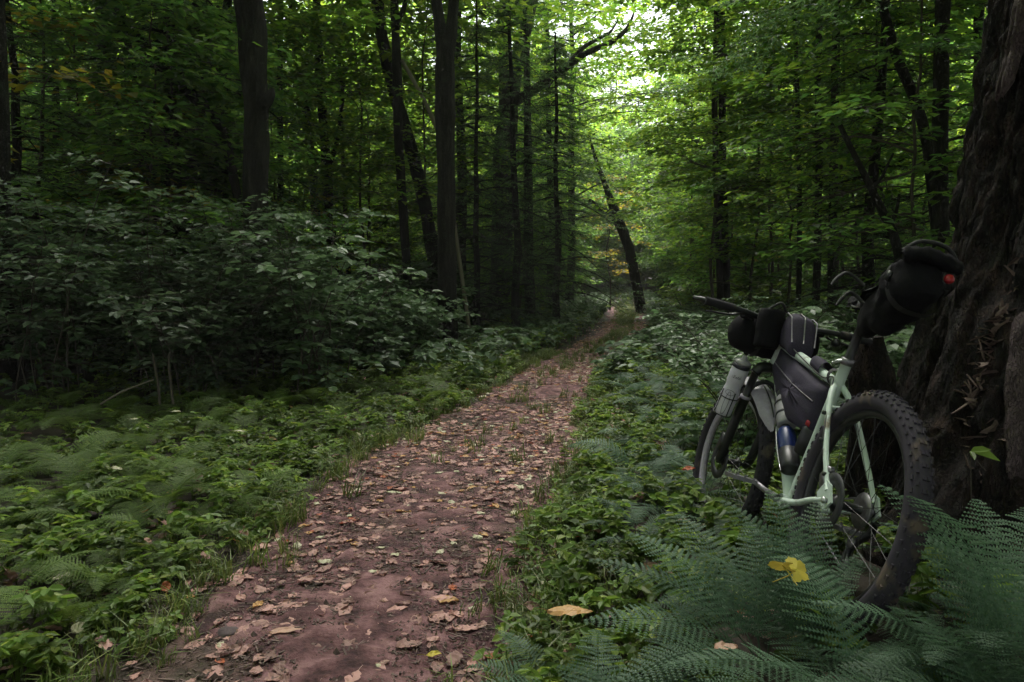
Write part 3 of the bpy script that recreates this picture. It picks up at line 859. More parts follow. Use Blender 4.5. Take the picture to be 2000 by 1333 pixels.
def patch(pix, w, name, mat, lift=.03, seed=0):
    """A flake of bark moulded over the trunk along a line of pixels."""
    q = spline(np.array([[px, py, 0] for px, py in pix], float), 34)
    ww = np.interp(np.linspace(0, 1, 34), np.linspace(0, 1, len(w)), w)
    rows = []
    for k in range(34):
        row = []
        t = norm(q[min(k + 1, 33)] - q[max(k - 1, 0)]); nr = np.array([-t[1], t[0], 0])
        for u in np.linspace(-1, 1, 11):
            e = 1 + .35 * float(fbm(k * .45, np.sign(u) * 3.7, 0, seed)) + .2 * float(vnoise(k * 1.3, np.sign(u) * 2.2, 0, seed + 1))
            pxy = q[k] + nr * u * ww[k] / 2 * e
            iz, ia = pick(pxy[0], pxy[1])
            d = out_at(iz, ia)
            endf = min(1, min(k, 33 - k) / 3)
            h = lift * (1 - abs(u) ** 5 * 1.6) * endf - .012 * (1 - endf) + .012 * float(fbm(k * .35, u * 2.5, 0, seed + 2)) + .006 * float(vnoise(k * .9, u * 9, 0, seed + 3))
            # depth from the trunk surface, position on the sight line
            dirv = norm(FW + np.array([(pxy[0] - 1000) / FPX, 0, 0]) + UPV * ((666.5 - pxy[1]) / FPX))
            dep = (PV[iz * na_ + ia] - CAM) @ dirv
            row.append(CAM + dirv * dep + d * h - BT)
        rows.append(row)
    G = np.array(rows)
    # smooth the depth jumps between neighbouring samples
    for _ in range(2):
        G[1:-1] = (G[:-2] + 2 * G[1:-1] + G[2:]) / 4
        G[:, 1:-1] = (G[:, :-2] + 2 * G[:, 1:-1] + G[:, 2:]) / 4
    i = np.arange(33)[:, None] * 11 + np.arange(10)[None, :]
    Fq = np.stack([i, i + 1, i + 12, i + 11], -1).reshape(-1, 4)
    mb = MB().add(G.reshape(-1, 3), Fq).add((G + [.02, .06, 0]).reshape(-1, 3), Fq[:, ::-1])
    return mb.build(name, M[mat], big, True)
tag(patch([(1985, 945), (1990, 850), (1982, 760), (1990, 680), (2012, 600)], [40, 66, 62, 52, 40], 'bark_slab', 'slab', .03, 101), 'pinkish grey slab of bark at the right edge')
tag(patch([(1955, 190), (1975, 130), (1994, 60), (2010, -30)], [10, 26, 34, 40], 'bark_slab', 'slab', .018, 111), 'pale strip of bark high on the trunk')
cr = link('crown', KIND['maple'][2][1], big); cr.rotation_euler = (0, 0, 1.1); cr.location = (.1, .1, -1.2); cr.scale = (1.25, 1.25, 1.1)

# broken stub of a second stem between the handlebar and the big tree
st = at(1712, 800, 3.25); st[2] = Hs(st[0], st[1])
stub = thing('stump', 'short rotten stump between the handlebar grip and the huge trunk', 'stump', st)
P = np.array([[.03, 0, -.1], [.02, 0, .15], [0, 0, .4], [-.02, 0, .6], [-.03, 0, .78]])
mb, Q, rr = trunk_mesh(P, np.array([.13, .105, .09, .085, .05]), sides=40, n=70, rough=.34, seed=81)
mb.build('trunk', M['rot_bark'], stub, True)

# ------------------------------------------------------------------ the loaded bicycle
def rot_h(h, p, l):
    return Matrix.Rotation(h, 4, 'Z') @ Matrix.Rotation(p, 4, 'Y') @ Matrix.Rotation(l, 4, 'X')
BM = Matrix.Translation((.92941, 2.14482, .19717)) @ rot_h(1.58713, .13037, .27599)
STEER = .11539
S_AX = np.array([-math.cos(math.radians(67)), 0, math.sin(math.radians(67))]); S_O = np.array([.88, 0, .94])
def steer(p):
    p = np.asarray(p, float); v = p - S_O
    return S_O + v * math.cos(STEER) + np.cross(S_AX, v) * math.sin(STEER) + S_AX * (v @ S_AX)[..., None] * (1 - math.cos(STEER))
def smb(mb):
    mb.V = [steer(v) for v in mb.V]
    return mb
def bmat(name, col, rough=.5, metal=0.0, spec=.5, var=.25, bump=.0, scale=60):
    return noise_mat(name, [tuple(c * (1 - var) for c in col), tuple(min(1, c * (1 + var)) for c in col)], scale=scale, rough=rough, bump=bump, metal=metal, spec=spec, dist=.002, pos=[.35, .65])
M['paint'] = bmat('mint_frame_paint', (.60, .71, .64), .35, var=.10, scale=9)
M['paint'] = noise_mat('mint_frame_paint', [(.47, .56, .505), (.56, .64, .595)], scale=9, rough=.38, bump=0, lichen=((.20, .17, .13), 14, .60))
M['black'] = bmat('black_metal', (.012, .012, .014), .4, var=.2)
M['rubber'] = noise_mat('tyre_rubber', [(.012, .011, .014), (.03, .026, .034)], scale=18, rough=.85, bump=.3, dist=.004, lichen=((.07, .055, .045), 12, .6))
M['dusty'] = noise_mat('dusty_tyre_rubber', [(.022, .019, .026), (.05, .042, .058)], scale=16, rough=.9, bump=.3, dist=.004, lichen=((.10, .075, .062), 12, .56))
M['cloth'] = bmat('black_bag_cloth', (.0045, .004, .006), .9, spec=.2, var=.3, bump=.6, scale=160)
M['cloth2'] = bmat('dark_purple_bag_cloth', (.030, .024, .044), .8, spec=.3, var=.25, bump=.6, scale=160)
M['strap'] = bmat('strap_webbing', (.009, .008, .010), .7, var=.2, bump=.3, scale=200)
M['piping'] = bmat('grey_piping', (.22, .20, .24), .6, var=.15)
M['steel'] = bmat('bright_steel', (.55, .54, .56), .3, metal=1.0, var=.1)
M['dull_steel'] = bmat('dull_steel', (.22, .21, .23), .45, metal=.9, var=.2)
M['dark_steel'] = bmat('dark_steel', (.05, .05, .055), .5, metal=.8, var=.2)
M['bottle'] = bmat('frosted_bottle', (.56, .53, .62), .35, var=.05)
M['bottle_grey'] = bmat('grey_bottle', (.24, .23, .25), .4, var=.12)
M['ink'] = bmat('dark_print', (.02, .018, .03), .5, var=.1)
M['red'] = bmat('red_plastic', (.34, .010, .02), .35, var=.1)
M['blue'] = bmat('blue_bottle_paint', (.007, .018, .10), .35, var=.15)
M['guard'] = bmat('silver_mudguard', (.36, .32, .40), .35, var=.12)

bike = thing('bicycle', 'mint green mountain bike loaded with black bags, leaning on the huge trunk', 'bicycle')
bike.matrix_world = BM
BB = np.array([.43, 0, .31]); SC = np.array([.292, 0, .762]); HT = np.array([.885, 0, .945]); HB = np.array([.928, 0, .835])
def part(mb, name, mat, parent=None, smooth=True):
    return mb.build(name, M[mat] if isinstance(mat, str) else mat, parent or bike, smooth)
# frame tubes, each a part
f = lambda name, P, r, sides=14, n=10: part(MB().tube(spline(P, n), np.interp(np.linspace(0, 1, n), np.linspace(0, 1, len(np.atleast_1d(r))), np.atleast_1d(r)), sides), name, 'paint')
f('top_tube', [SC + [-.006, 0, -.012], [.60, 0, .838], HT + [.012, 0, -.03]], [.0165, .019, .021])
dt = f('down_tube', [BB, [.66, 0, .565], HB + [-.008, 0, .03]], [.022, .024, .024])
f('seat_tube', [BB, (BB + SC) / 2, SC + [-.022, 0, .072]], [.0175, .0165, .0185])
f('head_tube', [HT, (HT + HB) / 2, HB], [.025, .0235, .027])
f('bottom_bracket_shell', [BB + [0, .0385, 0], BB, BB - [0, .0385, 0]], [.0235])
for s in (1, -1):
    f('seat_stay', [SC + [.002, .012 * s, -.01], [.235, .040 * s, .685], [.12, .066 * s, .53], [.015, .074 * s, .40]], [.011, .0105, .0095, .0085], 10, 14)
    f('chain_stay', [BB + [-.01, .030 * s, 0], [.28, .044 * s, .322], [.13, .066 * s, .352], [.01, .074 * s, .372]], [.012, .0115, .010, .009], 10, 14)
    mb = MB()
    P = np.array([[-.03, .37], [.0, .345], [.05, .352], [.075, .385], [.03, .43], [.0, .42]])
    n = len(P)
    V = np.concatenate([np.stack([P[:, 0], np.full(n, (.0715) * s), P[:, 1]], 1), np.stack([P[:, 0], np.full(n, (.0785) * s), P[:, 1]], 1)])
    k = np.arange(n)
    mb.add(V, [k[None, :], (k[::-1] + n)[None, :], np.stack([k, (k + 1) % n, (k + 1) % n + n, k + n], 1)])
    part(mb, 'dropout', 'paint', smooth=False)
part(MB().tube([[.215, .046, .66], [.213, 0, .668], [.215, -.046, .66]], .009, 8), 'stay_bridge', 'paint')
# letter on the down tube
def text_mesh(body, size, mat, ext=.0004):
    cu = bpy.data.curves.new('lettering', 'FONT'); cu.body = body; cu.size = size; cu.extrude = ext; cu.align_x = 'CENTER'; cu.align_y = 'CENTER'
    cu.resolution_u = 3
    tmp = bpy.data.objects.new('lettering', cu); COL.objects.link(tmp)
    dg = bpy.context.evaluated_depsgraph_get()
    me = bpy.data.meshes.new_from_object(tmp.evaluated_get(dg))
    bpy.data.objects.remove(tmp)
    me.materials.clear(); me.materials.append(M[mat])
    return me
def frame_mat(o, x, y):
    """Matrix with text running along x, up along y, at o."""
    x = norm(x); z = norm(np.cross(x, y)); y = np.cross(z, x)
    return Matrix([[x[0], y[0], z[0], o[0]], [x[1], y[1], z[1], o[1]], [x[2], y[2], z[2], o[2]], [0, 0, 0, 1]])
def wrap(me, r):
    """Bend flat lettering onto a cylinder of radius r running along its x axis or y axis."""
    for v in me.vertices:
        a = v.co.x / r
        v.co.z, v.co.x = r * math.cos(a) - r + v.co.z, r * math.sin(a)
    return me
ddir = norm(HB - BB)
lt = link('lettering', text_mesh('K', .036, 'ink'), dt)
pos = BB + ddir * .49 + np.array([-.006, .0245, .008])
lt.matrix_local = frame_mat(pos, ddir * .2 + np.array([-.75, .2, 0]), ddir)
# wheels: hub, rim, spokes, tyre with real knobs
def make_wheel(c, mat, rear):
    def fin(mb): return mb if rear else smb(mb)
    w = link('wheel', None, bike)
    w.empty_display_size = .05
    R0, r0 = .333, .0325
    prof = np.linspace(0, 2 * math.pi, 15)[:-1]; a = np.linspace(0, 2 * math.pi, 97)[:-1]
    Aa, Pp = np.meshgrid(a, prof, indexing='ij')
    rr = R0 + r0 * np.cos(Pp) * 1.02
    V = np.stack([c[0] + rr * np.cos(Aa), c[1] + r0 * np.sin(Pp), c[2] + rr * np.sin(Aa)], -1).reshape(-1, 3)
    i = np.arange(96)[:, None] * 14; j = np.arange(14)[None, :]
    i2 = ((np.arange(96) + 1) % 96)[:, None] * 14
    F = np.stack([i + j, i2 + j, i2 + (j + 1) % 14, i + (j + 1) % 14], -1).reshape(-1, 4)
    ty = part(fin(MB().add(V, F)), 'tyre', mat, w)
    kn = MB()
    N = 64
    for k in range(N):
        for row, (ph, wd, ln) in enumerate(((.16, .010, .013), (-.16, .010, .013), (.62, .009, .012), (-.62, .009, .012), (1.05, .008, .015), (-1.05, .008, .015))):
            t = 2 * math.pi * (k + (.5 if row in (2, 3) else 0)) / N
            er = np.array([math.cos(t), 0, math.sin(t)]); et = np.array([-math.sin(t), 0, math.cos(t)]); ey = np.array([0, 1.0, 0])
            nn = er * math.cos(ph) + ey * math.sin(ph); ss = -er * math.sin(ph) + ey * math.cos(ph)
            o = np.array(c) + er * R0 + nn * (r0 + .0012)
            V, F = box((0, 0, 0), (ln, wd, .007), np.stack([et, ss, nn], 1), .8)
            kn.add(V + o, F)
    tag(part(fin(kn), 'tread', mat, w, False), kind='stuff')
    rp = [(.302, .013), (.305, .0155), (.297, .0155), (.286, .010), (.282, 0), (.286, -.010), (.297, -.0155), (.305, -.0155), (.302, -.013)]
    V = np.stack([np.stack([c[0] + r * np.cos(a), np.full(96, c[1] + y), c[2] + r * np.sin(a)], 1) for r, y in rp], 1).reshape(-1, 3)
    m = len(rp); i = np.arange(96)[:, None] * m; i2 = ((np.arange(96) + 1) % 96)[:, None] * m; j = np.arange(m - 1)[None, :]
    part(fin(MB().add(V, np.stack([i + j, i2 + j, i2 + j + 1, i + j + 1], -1).reshape(-1, 4))), 'rim', 'guard' if not rear else 'black', w)
    hl = .068 if rear else .050
    V, F = lathe([(.008, -hl - .012), (.012, -hl), (.028, -hl + .014), (.028, -hl + .018), (.014, -hl + .022), (.014, hl - .022), (.028, hl - .018), (.028, hl - .014), (.012, hl), (.008, hl + .012)], 16, c, (0, 1, 0))
    part(fin(MB().add(V, F)), 'hub', 'black', w)
    for k in range(32):
        t = 2 * math.pi * k / 32; sd = 1 if k % 2 else -1; off = (.5 if (k // 2) % 2 else -.5)
        h = np.array(c) + [.027 * math.cos(t + off * 2), sd * (hl - .016), .027 * math.sin(t + off * 2)]
        e = np.array(c) + [.288 * math.cos(t), sd * .004, .288 * math.sin(t)]
        part(fin(MB().tube([h, e], .0011, 3, False)), 'spoke', 'black', w, False)
    # brake disc on the left
    prf = [(.052, hl + .001), (.09, hl + .001), (.09, hl + .003), (.052, hl + .003), (.052, hl + .001)]
    V, F = lathe(prf, 40, c, (0, 1, 0))
    part(fin(MB().add(V, F[:1])), 'brake_disc', 'dark_steel', w)
    for s in (1, -1):
        V, F = lathe([(.006, s * (hl + .012)), (.010, s * (hl + .013)), (.010, s * (hl + .022)), (.004, s * (hl + .026))], 10, c, (0, 1, 0))
        part(fin(MB().add(V, F)), 'axle_nut', 'steel', w)
    return w
RA = np.array([0, 0, .37]); FA = np.array([1.165, 0, .37])
rw = make_wheel(RA, 'dusty', True)
fw = make_wheel(FA, 'rubber', False)
# cassette, derailleur, chain on the right
V, F = lathe([(.022, -.030), (.056, -.031), (.056, -.034), (.046, -.036), (.046, -.040), (.038, -.042), (.038, -.046), (.028, -.048), (.028, -.056), (.014, -.057)], 30, RA, (0, 1, 0))
part(MB().add(V, F), 'cassette', 'dull_steel')
der = part(MB().tube(spline([[.0, -.082, .345], [.02, -.088, .31], [.045, -.07, .275], [.06, -.055, .235], [.055, -.05, .20]], 12), [.012] * 12, 8), 'derailleur', 'black')
for o in ([.05, -.052, .265], [.055, -.050, .195]):
    V, F = lathe([(.006, -.004), (.019, -.004), (.019, .004), (.006, .004)], 16, o, (0, 1, 0)); part(MB().add(V, F), 'jockey_wheel', 'dull_steel', der)
part(MB().tube(spline([[.0, -.045, .415], [.22, -.048, .372], [.44, -.05, .345], [.465, -.05, .31], [.43, -.05, .275], [.22, -.05, .235], [.06, -.05, .178], [.04, -.05, .20], [.06, -.05, .26], [.0, -.045, .325], [-.04, -.045, .37], [0, -.045, .415]], 60), .0035, 5), 'chain', 'dull_steel')
# cranks and pedals
V, F = lathe([(.05, -.003), (.068, -.003), (.068, .003), (.05, .003), (.05, -.003)], 32, BB + [0, -.05, 0], (0, 1, 0)); part(MB().add(V, F[:1]), 'chainring', 'black')
for s, dx in ((1, 1), (-1, -1)):
    tip = BB + [dx * .168, .082 * s, dx * .028]
    part(MB().tube([BB + [0, .05 * s, 0], BB + [dx * .08, .07 * s, dx * .013], tip], [.016, .011, .012], 8), 'crank_arm', 'dull_steel')
    pd = MB().box(tip + np.array([0, .055 * s, 0]), (.10, .095, .014)); 
    for q in (-1, 1):
        for t in (-1, 0, 1): pd.box(tip + np.array([q * .042, .055 * s + t * .035, .010]), (.006, .006, .008))
    part(pd, 'pedal', 'dull_steel', smooth=False)
# rear caliper with its hose along the stay
cal = MB().box((.075, .060, .432), (.042, .030, .046), np.array(Matrix.Rotation(.6, 3, 'Y')), taper=.8)
V, F = lathe([(.004, -.006), (.016, -.004), (.016, .010), (.010, .014)], 14, (.085, .045, .455), (.3, 1, .2)); cal.add(V, F)
V, F = lathe([(.012, -.01), (.012, .01)], 12, (.06, .062, .462), (0, 1, 0)); cal.add(V, F)
part(cal, 'brake_caliper', 'dull_steel')
part(MB().tube(spline([[.09, .045, .46], [.105, .058, .49], [.125, .076, .535], [.20, .055, .645], [.275, .028, .735], [.30, .022, .775], [.36, .03, .77], [.5, .03, .815], [.75, .035, .91], [.86, .06, .99]], 40), .0026, 5), 'brake_hose', 'black')
for p in ((.052, .079, .446), (.135, .079, .548), (.2, .064, .64)):
    V, F = lathe([(.002, -.004), (.007, -.004), (.007, .006), (.003, .008)], 10, p, (0, 1, 0)); part(MB().add(V, F), 'hose_clip', 'black')
# seat post, clamp, saddle
tubd = norm(SC - BB); top_st = SC + np.array([-.022, 0, .072])
V, F = lathe([(.0185, -.012), (.0225, -.010), (.0225, .010), (.0185, .012)], 16, top_st, tubd); scl = part(MB().add(V, F), 'seat_clamp', 'dull_steel')
part(MB().tube(spline([top_st + [-.005, .02, 0], top_st + [.0, .034, -.006], top_st + [.02, .040, -.014]], 6), [.006, .006, .004], 6), 'clamp_lever', 'steel', scl)
SP = BB + tubd * .735
part(MB().tube([top_st - tubd * .05, SP], .0152, 14), 'seat_post', 'black')
sad = link('saddle', None, bike)
n = 14; t = np.linspace(0, 1, n)
xs = SP[0] + .015 + .135 - .27 * t; hw = np.interp(t, [0, .1, .35, .6, .85, 1], [.012, .020, .026, .045, .070, .060])
rows = []
for k in range(n):
    u = np.linspace(-1, 1, 9)
    rows.append(np.stack([np.full(9, xs[k]), hw[k] * u, SP[2] + .058 + .012 * (t[k] - .4) ** 2 * 4 - .03 * np.abs(u) ** 2.5], 1))
G = np.array(rows); B = G.copy(); B[..., 2] -= .014; B[..., 1] *= .9
i = np.arange(n - 1)[:, None] * 9 + np.arange(8)[None, :]
Fq = np.stack([i, i + 1, i + 10, i + 9], -1).reshape(-1, 4)
part(MB().add(G.reshape(-1, 3), Fq).add(B.reshape(-1, 3), Fq[:, ::-1]), 'saddle_top', 'cloth', sad)
for s in (1, -1):
    part(MB().tube(spline([[SP[0] + .13, .008 * s, SP[2] + .04], [SP[0] + .06, .022 * s, SP[2] + .012], [SP[0] - .04, .022 * s, SP[2] + .010], [SP[0] - .09, .03 * s, SP[2] + .045]], 14), .0038, 6), 'saddle_rail', 'dull_steel', sad)
# fork, head set, mudguard
fk = link('fork', None, bike)
part(smb(MB().tube([[.930, 0, .838], [.936, 0, .812]], [.026, .030], 14)), 'fork_steerer', 'black', fk)
part(smb(MB().tube(spline([[.945, -.078, .775], [.940, -.055, .806], [.938, 0, .815], [.940, .055, .806], [.945, .078, .775]], 16), [.023] * 16, 10)), 'fork_crown', 'black', fk)
for s in (1, -1):
    part(smb(MB().tube([[.945, .070 * s, .80], [1.0, .070 * s, .67]], .0165, 14)), 'stanchion', 'black', fk)
    V, F = lathe([(.0165, -.006), (.0235, -.005), (.0235, .006), (.0225, .008)], 14, (1.0, .070 * s, .67), norm((.055, 0, -.13))); part(smb(MB().add(V, F)), 'seal_ring', 'guard', fk)
    part(smb(MB().tube(spline([[1.003, .070 * s, .662], [1.06, .071 * s, .525], [1.118, .070 * s, .40], [1.150, .064 * s, .362]], 16), np.interp(np.linspace(0, 1, 16), [0, .1, .8, 1], [.0225, .0215, .0185, .014]), 14)), 'fork_leg', 'black', fk)
part(smb(MB().tube(spline([[1.012, .070, .64], [.985, .055, .72], [.975, 0, .752], [.985, -.055, .72], [1.012, -.070, .64]], 18), .011, 8)), 'fork_brace', 'black', fk)
fc = MB().box((1.105, .078, .455), (.045, .032, .075), np.array(Matrix.Rotation(-.4, 3, 'Y')), taper=.8)
part(smb(fc), 'front_caliper', 'black', fk)
th = np.radians(np.linspace(72, 152, 22)); cu_ = np.linspace(-1, 1, 9)
wd = np.interp(np.linspace(0, 1, 22), [0, .12, .4, .62, .85, 1], [.018, .045, .055, .060, .046, .004])
rg = .392 - .030 * cu_[None, :] ** 2
G = np.stack([FA[0] + rg * np.cos(th)[:, None], wd[:, None] * cu_[None, :], FA[2] + rg * np.sin(th)[:, None] + .012 * np.sin(np.linspace(0, 1, 22) * 3.1)[:, None]], -1)
B = G.copy(); B[..., 2] -= .003; B[..., 0] += .002
i = np.arange(21)[:, None] * 9 + np.arange(8)[None, :]
Fq = np.stack([i, i + 1, i + 10, i + 9], -1).reshape(-1, 4)
mg = part(smb(MB().add(G.reshape(-1, 3), Fq).add(B.reshape(-1, 3), Fq[:, ::-1])), 'mudguard', 'guard')
part(smb(MB().tube(np.stack([FA[0] + .3935 * np.cos(th[6:20]), 0 * th[6:20], FA[2] + .397 * np.sin(th[6:20]) + .006], 1), .0035, 5)), 'mudguard_rib', 'ink', mg)
# cockpit
ckp = link('handlebar', None, bike)
part(smb(MB().tube([[.872, 0, .945], [.855, 0, 1.008]], .0215, 14)), 'head_spacer', 'black', ckp)
part(smb(MB().tube([[.862, 0, .99], [.915, 0, 1.008]], [.021, .020], 12)), 'stem', 'black', ckp)
part(smb(MB().tube(spline([[.895, .372, 1.022], [.915, .20, 1.022], [.922, .09, 1.008], [.922, 0, 1.006], [.922, -.09, 1.008], [.915, -.20, 1.022], [.895, -.372, 1.022]], 40), .0125, 10)), 'handlebar_tube', 'black', ckp)
for s in (1, -1):
    gp = MB().tube(spline([[.893, .385 * s, 1.022], [.901, .31 * s, 1.0225], [.909, .245 * s, 1.0225]], 16), [.0175, .0185] * 8, 10)
    part(smb(gp), 'grip', 'rubber', ckp)
    part(smb(MB().tube(spline([[.925, .20 * s, 1.018], [.955, .215 * s, 1.006], [.968, .26 * s, .998], [.965, .345 * s, .992]], 12), [.010, .009, .006, .006, .006, .0055, .0055, .0055, .005, .005, .005, .005], 6)), 'brake_lever', 'black', ckp)
    V, F = lathe([(.008, -.03), (.013, -.025), (.013, .02), (.008, .03)], 10, (.945, .165 * s, 1.008), (0, 1, 0)); part(smb(MB().add(V, F)), 'lever_clamp', 'black', ckp)
    part(smb(MB().tube(spline([[.945, .14 * s, 1.01], [1.03, .09 * s, 1.06], [1.07, .02 * s, 1.03], [1.04, -.03 * s, .93], [.97, .03 * s, .86]], 30), .0025, 5)), 'control_hose', 'black', ckp)
    if s == 1:
        part(smb(MB().tube(spline([[.893, .372, 1.022], [.91, .40, 1.026], [.94, .418, 1.03]], 8), [.014, .013, .012, .012, .011, .010, .009, .008], 8)), 'bar_end', 'black', ckp)
for q in (0, 1):
    V, F = lathe([(.0045, -.004), (.0045, .004)], 8, (.875, -.292 - .016 * q, 1.012), (1, 0, 0)); part(smb(MB().add(V, F)), 'clamp_bolt', 'steel', ckp)
V, F = lathe([(.004, -.02), (.019, -.014), (.021, .0), (.015, .012), (.003, .017)], 14, (.905, -.235, .985), (0, 0, 1)); part(smb(MB().add(V, F)), 'bell', 'black', ckp)

# bags, bottles: held by the bicycle, each a thing of its own
def held(name, label, cat):
    o = thing(name, label, cat); o.matrix_world = BM
    return o
def sections(st, n=20, pw_=2.6, wr=.0, seed=0):
    """Loft of rounded rectangles: (centre, axis u, axis v, half u, half v)."""
    mb = MB(); a = np.linspace(0, 2 * math.pi, n, endpoint=False)
    cu = np.sign(np.cos(a)) * np.abs(np.cos(a)) ** (2 / pw_); cv = np.sign(np.sin(a)) * np.abs(np.sin(a)) ** (2 / pw_)
    rows = []
    for c, u, v, hu, hv in st:
        rows.append(np.asarray(c, float) + cu[:, None] * hu * np.asarray(u, float) + cv[:, None] * hv * np.asarray(v, float))
    G = np.array(rows)
    cen = G.mean(1, keepdims=True)
    if wr:
        G = cen + (G - cen) * (1 + wr * fbm(G[..., 0] * 13, G[..., 1] * 13, G[..., 2] * 13, seed, 4))[..., None]
    m = len(st)
    i = np.arange(m - 1)[:, None] * n; j = np.arange(n)[None, :]
    F = np.stack([i + j, i + (j + 1) % n, i + n + (j + 1) % n, i + n + j], -1).reshape(-1, 4)
    return mb.add(G.reshape(-1, 3), [F, np.arange(n)[None, ::-1].copy(), (np.arange(n)[None, :] + (m - 1) * n).copy()])
def interp_sections(keys, m):
    """keys: list of (t, centre, hu, hv); returns m sections between them."""
    t = np.array([k[0] for k in keys]); T = np.linspace(t[0], t[-1], m)
    C_ = np.stack([np.interp(T, t, [k[1][q] for k in keys]) for q in range(3)], 1)
    return T, C_, np.interp(T, t, [k[2] for k in keys]), np.interp(T, t, [k[3] for k in keys])
# seat pack: from the seat post back and up, rolled shut at its end
ax = norm(np.array([-.45, 0, .20])); up_ = norm(np.array([.20, 0, .45])); yy = np.array([0, 1.0, 0])
sb = held('saddle_bag', 'big black seat pack with a rolled end strapped behind the saddle', 'bag')
o0 = np.array([.215, 0, .925])
KX = .80
T, C_, hu, hv = interp_sections([(0, o0 + up_ * .02, .025, .04), (.03, o0 + ax * .02 + up_ * .025, .04, .065), (.18, o0 + ax * .10 + up_ * .03, .070, .095), (.6, o0 + ax * .24 + up_ * .022, .098, .122), (.93, o0 + ax * .33 + up_ * .03, .094, .108), (1, o0 + ax * .36 + up_ * .03, .06, .085)], 30)
hu, hv = hu * .80, hv * .76
for k in range(30):
    hv[k] *= 1 + .06 * math.sin(k * .9) * (.3 + .7 * rng.random())
part(sections([(C_[k], yy, up_, hu[k], hv[k]) for k in range(30)], 48, 2.3, .20, 5), 'bag_body', 'cloth', sb)
e0 = o0 + ax * .365 + up_ * .062
rl = spline([e0 + [0, .085, 0], e0 + up_ * .015 + ax * .012 + [0, .04, 0], e0 + up_ * .012 + ax * .01 - [0, .04, 0], e0 - [0, .09, 0]], 16)
part(MB().tube(rl, [.014, .022, .026, .022, .025, .021, .026, .023, .025, .020, .026, .024, .022, .025, .022, .014], 14, jit=.25), 'rolled_end', 'cloth', sb)
hd = spline([e0 + up_ * .02 + [0, .085, 0], e0 + up_ * .055 + ax * .02 + [0, .04, 0], e0 + up_ * .058 + ax * .02 - [0, .04, 0], e0 + up_ * .02 - [0, .09, 0]], 20)
part(MB().tube(hd, .007, 6), 'carry_loop', 'strap', sb)
for tt in (.27,):
    c = o0 + ax * tt + up_ * .03; k = int(np.argmin(np.abs(T - (tt / .36)))); a = np.linspace(0, 2 * math.pi, 33)
    cu2 = np.sign(np.cos(a)) * np.abs(np.cos(a)) ** (2 / 2.6); cv2 = np.sign(np.sin(a)) * np.abs(np.sin(a)) ** (2 / 2.6)
    ring = C_[k] + cu2[:, None] * yy * (hu[k] + .006) + cv2[:, None] * up_ * (hv[k] + .006)
    V, F = [], []
    G = np.stack([ring - ax * .011, ring + ax * .011], 1).reshape(-1, 3); q = np.arange(32) * 2
    part(MB().add(G, np.stack([q, q + 1, q + 3, q + 2], 1)), 'strap', 'strap', sb)
for s, (dz, ln) in ((1, (.05, .09)), (1, (-.02, .07))):
    b = o0 + ax * .16 + up_ * (.03 + dz) + yy * .085
    part(MB().tube(spline([b, b + yy * ln * .6 + up_ * .03, b + yy * ln + up_ * .0, b + yy * (ln + .02) - up_ * .035], 14), [.006] * 12 + [.005, .003], 5), 'loose_strap', 'strap', sb)
V, F = box(o0 + ax * .14 + up_ * .02 + yy * .088, (.016, .008, .024)); part(MB().add(V, F), 'buckle', 'dull_steel', sb)
for s in (1, -1):
    part(MB().tube(np.array([C_[k] + yy * s * hu[k] * .80 + up_ * hv[k] * .80 for k in range(2, 29)]), .0022, 4), 'seam', 'strap', sb)
    V, F = box(o0 + ax * .30 + up_ * .03 + yy * s * .088, (.022, .010, .030), np.array(Matrix.Rotation(-.42, 3, 'Y'))); part(MB().add(V, F), 'buckle', 'black', sb)
# red rear light clipped to the pack
rlt = held('rear_light', 'small red rear light clipped to the end of the seat pack', 'light')
V, F = lathe([(.008, -.006), (.013, -.004), (.015, .006), (.011, .012), (.003, .014)], 18, o0 + ax * .366 + up_ * .022 - yy * .055, ax)
part(MB().add(V, F), 'lens', 'red', rlt)
V, F = box(o0 + ax * .356 + up_ * .022 - yy * .055, (.014, .03, .05)); part(MB().add(V, F), 'clip', 'black', rlt)
# bar roll
hb = held('handlebar_bag', 'black lumpy bag roll strapped in front of the handlebar', 'bag')
cb = np.array([1.00, 0, .945])
T = np.linspace(-1, 1, 26)
st_ = [(steer(cb + yy * (t * .205)), steer(S_O + np.array([1.0, 0, 0])) - S_O, np.array([0, 0, 1.0]), .080 * (1 - .75 * abs(t) ** 8) + .002, .088 * (1 - .75 * abs(t) ** 8) + .002) for t in T]
part(sections(st_, 24, 2.3, .09, 9), 'bag_body', 'cloth', hb)
for t in (-.45, .45):
    a = np.linspace(0, 2 * math.pi, 33)
    ring = cb + yy * t * .205 + np.stack([.088 * np.cos(a), 0 * a, .096 * np.sin(a)], 1)
    G = np.stack([ring - yy * .012, ring + yy * .012], 1).reshape(-1, 3); q = np.arange(32) * 2
    part(smb(MB().add(G, np.stack([q, q + 1, q + 3, q + 2], 1))), 'strap', 'strap', hb)
for s in (1, -1):
    V, F = box((.905, .092 * s, .94), (.010, .030, .040)); part(smb(MB().add(V, F)), 'buckle', 'black', hb)
V, F = box((.905, .055, .985), (.004, .007, .026)); part(smb(MB().add(V, F)), 'reflective_tab', 'piping', hb)
sp_b = held('stem_bag', 'black snack pouch hanging from the left of the handlebar stem', 'bag')
T, C_, hu, hv = interp_sections([(0, (.86, .095, .90), .045, .045), (.1, (.86, .095, .89), .05, .05), (.8, (.86, .095, 1.0), .056, .056), (1, (.86, .095, 1.055), .05, .05)], 16)
C_[:, 2] = np.linspace(.885, 1.045, 16)
part(smb(sections([(C_[k], (1, 0, 0), yy, hu[k], hv[k]) for k in range(16)], 20, 2.1, .08, 17)), 'bag_body', 'cloth', sp_b)
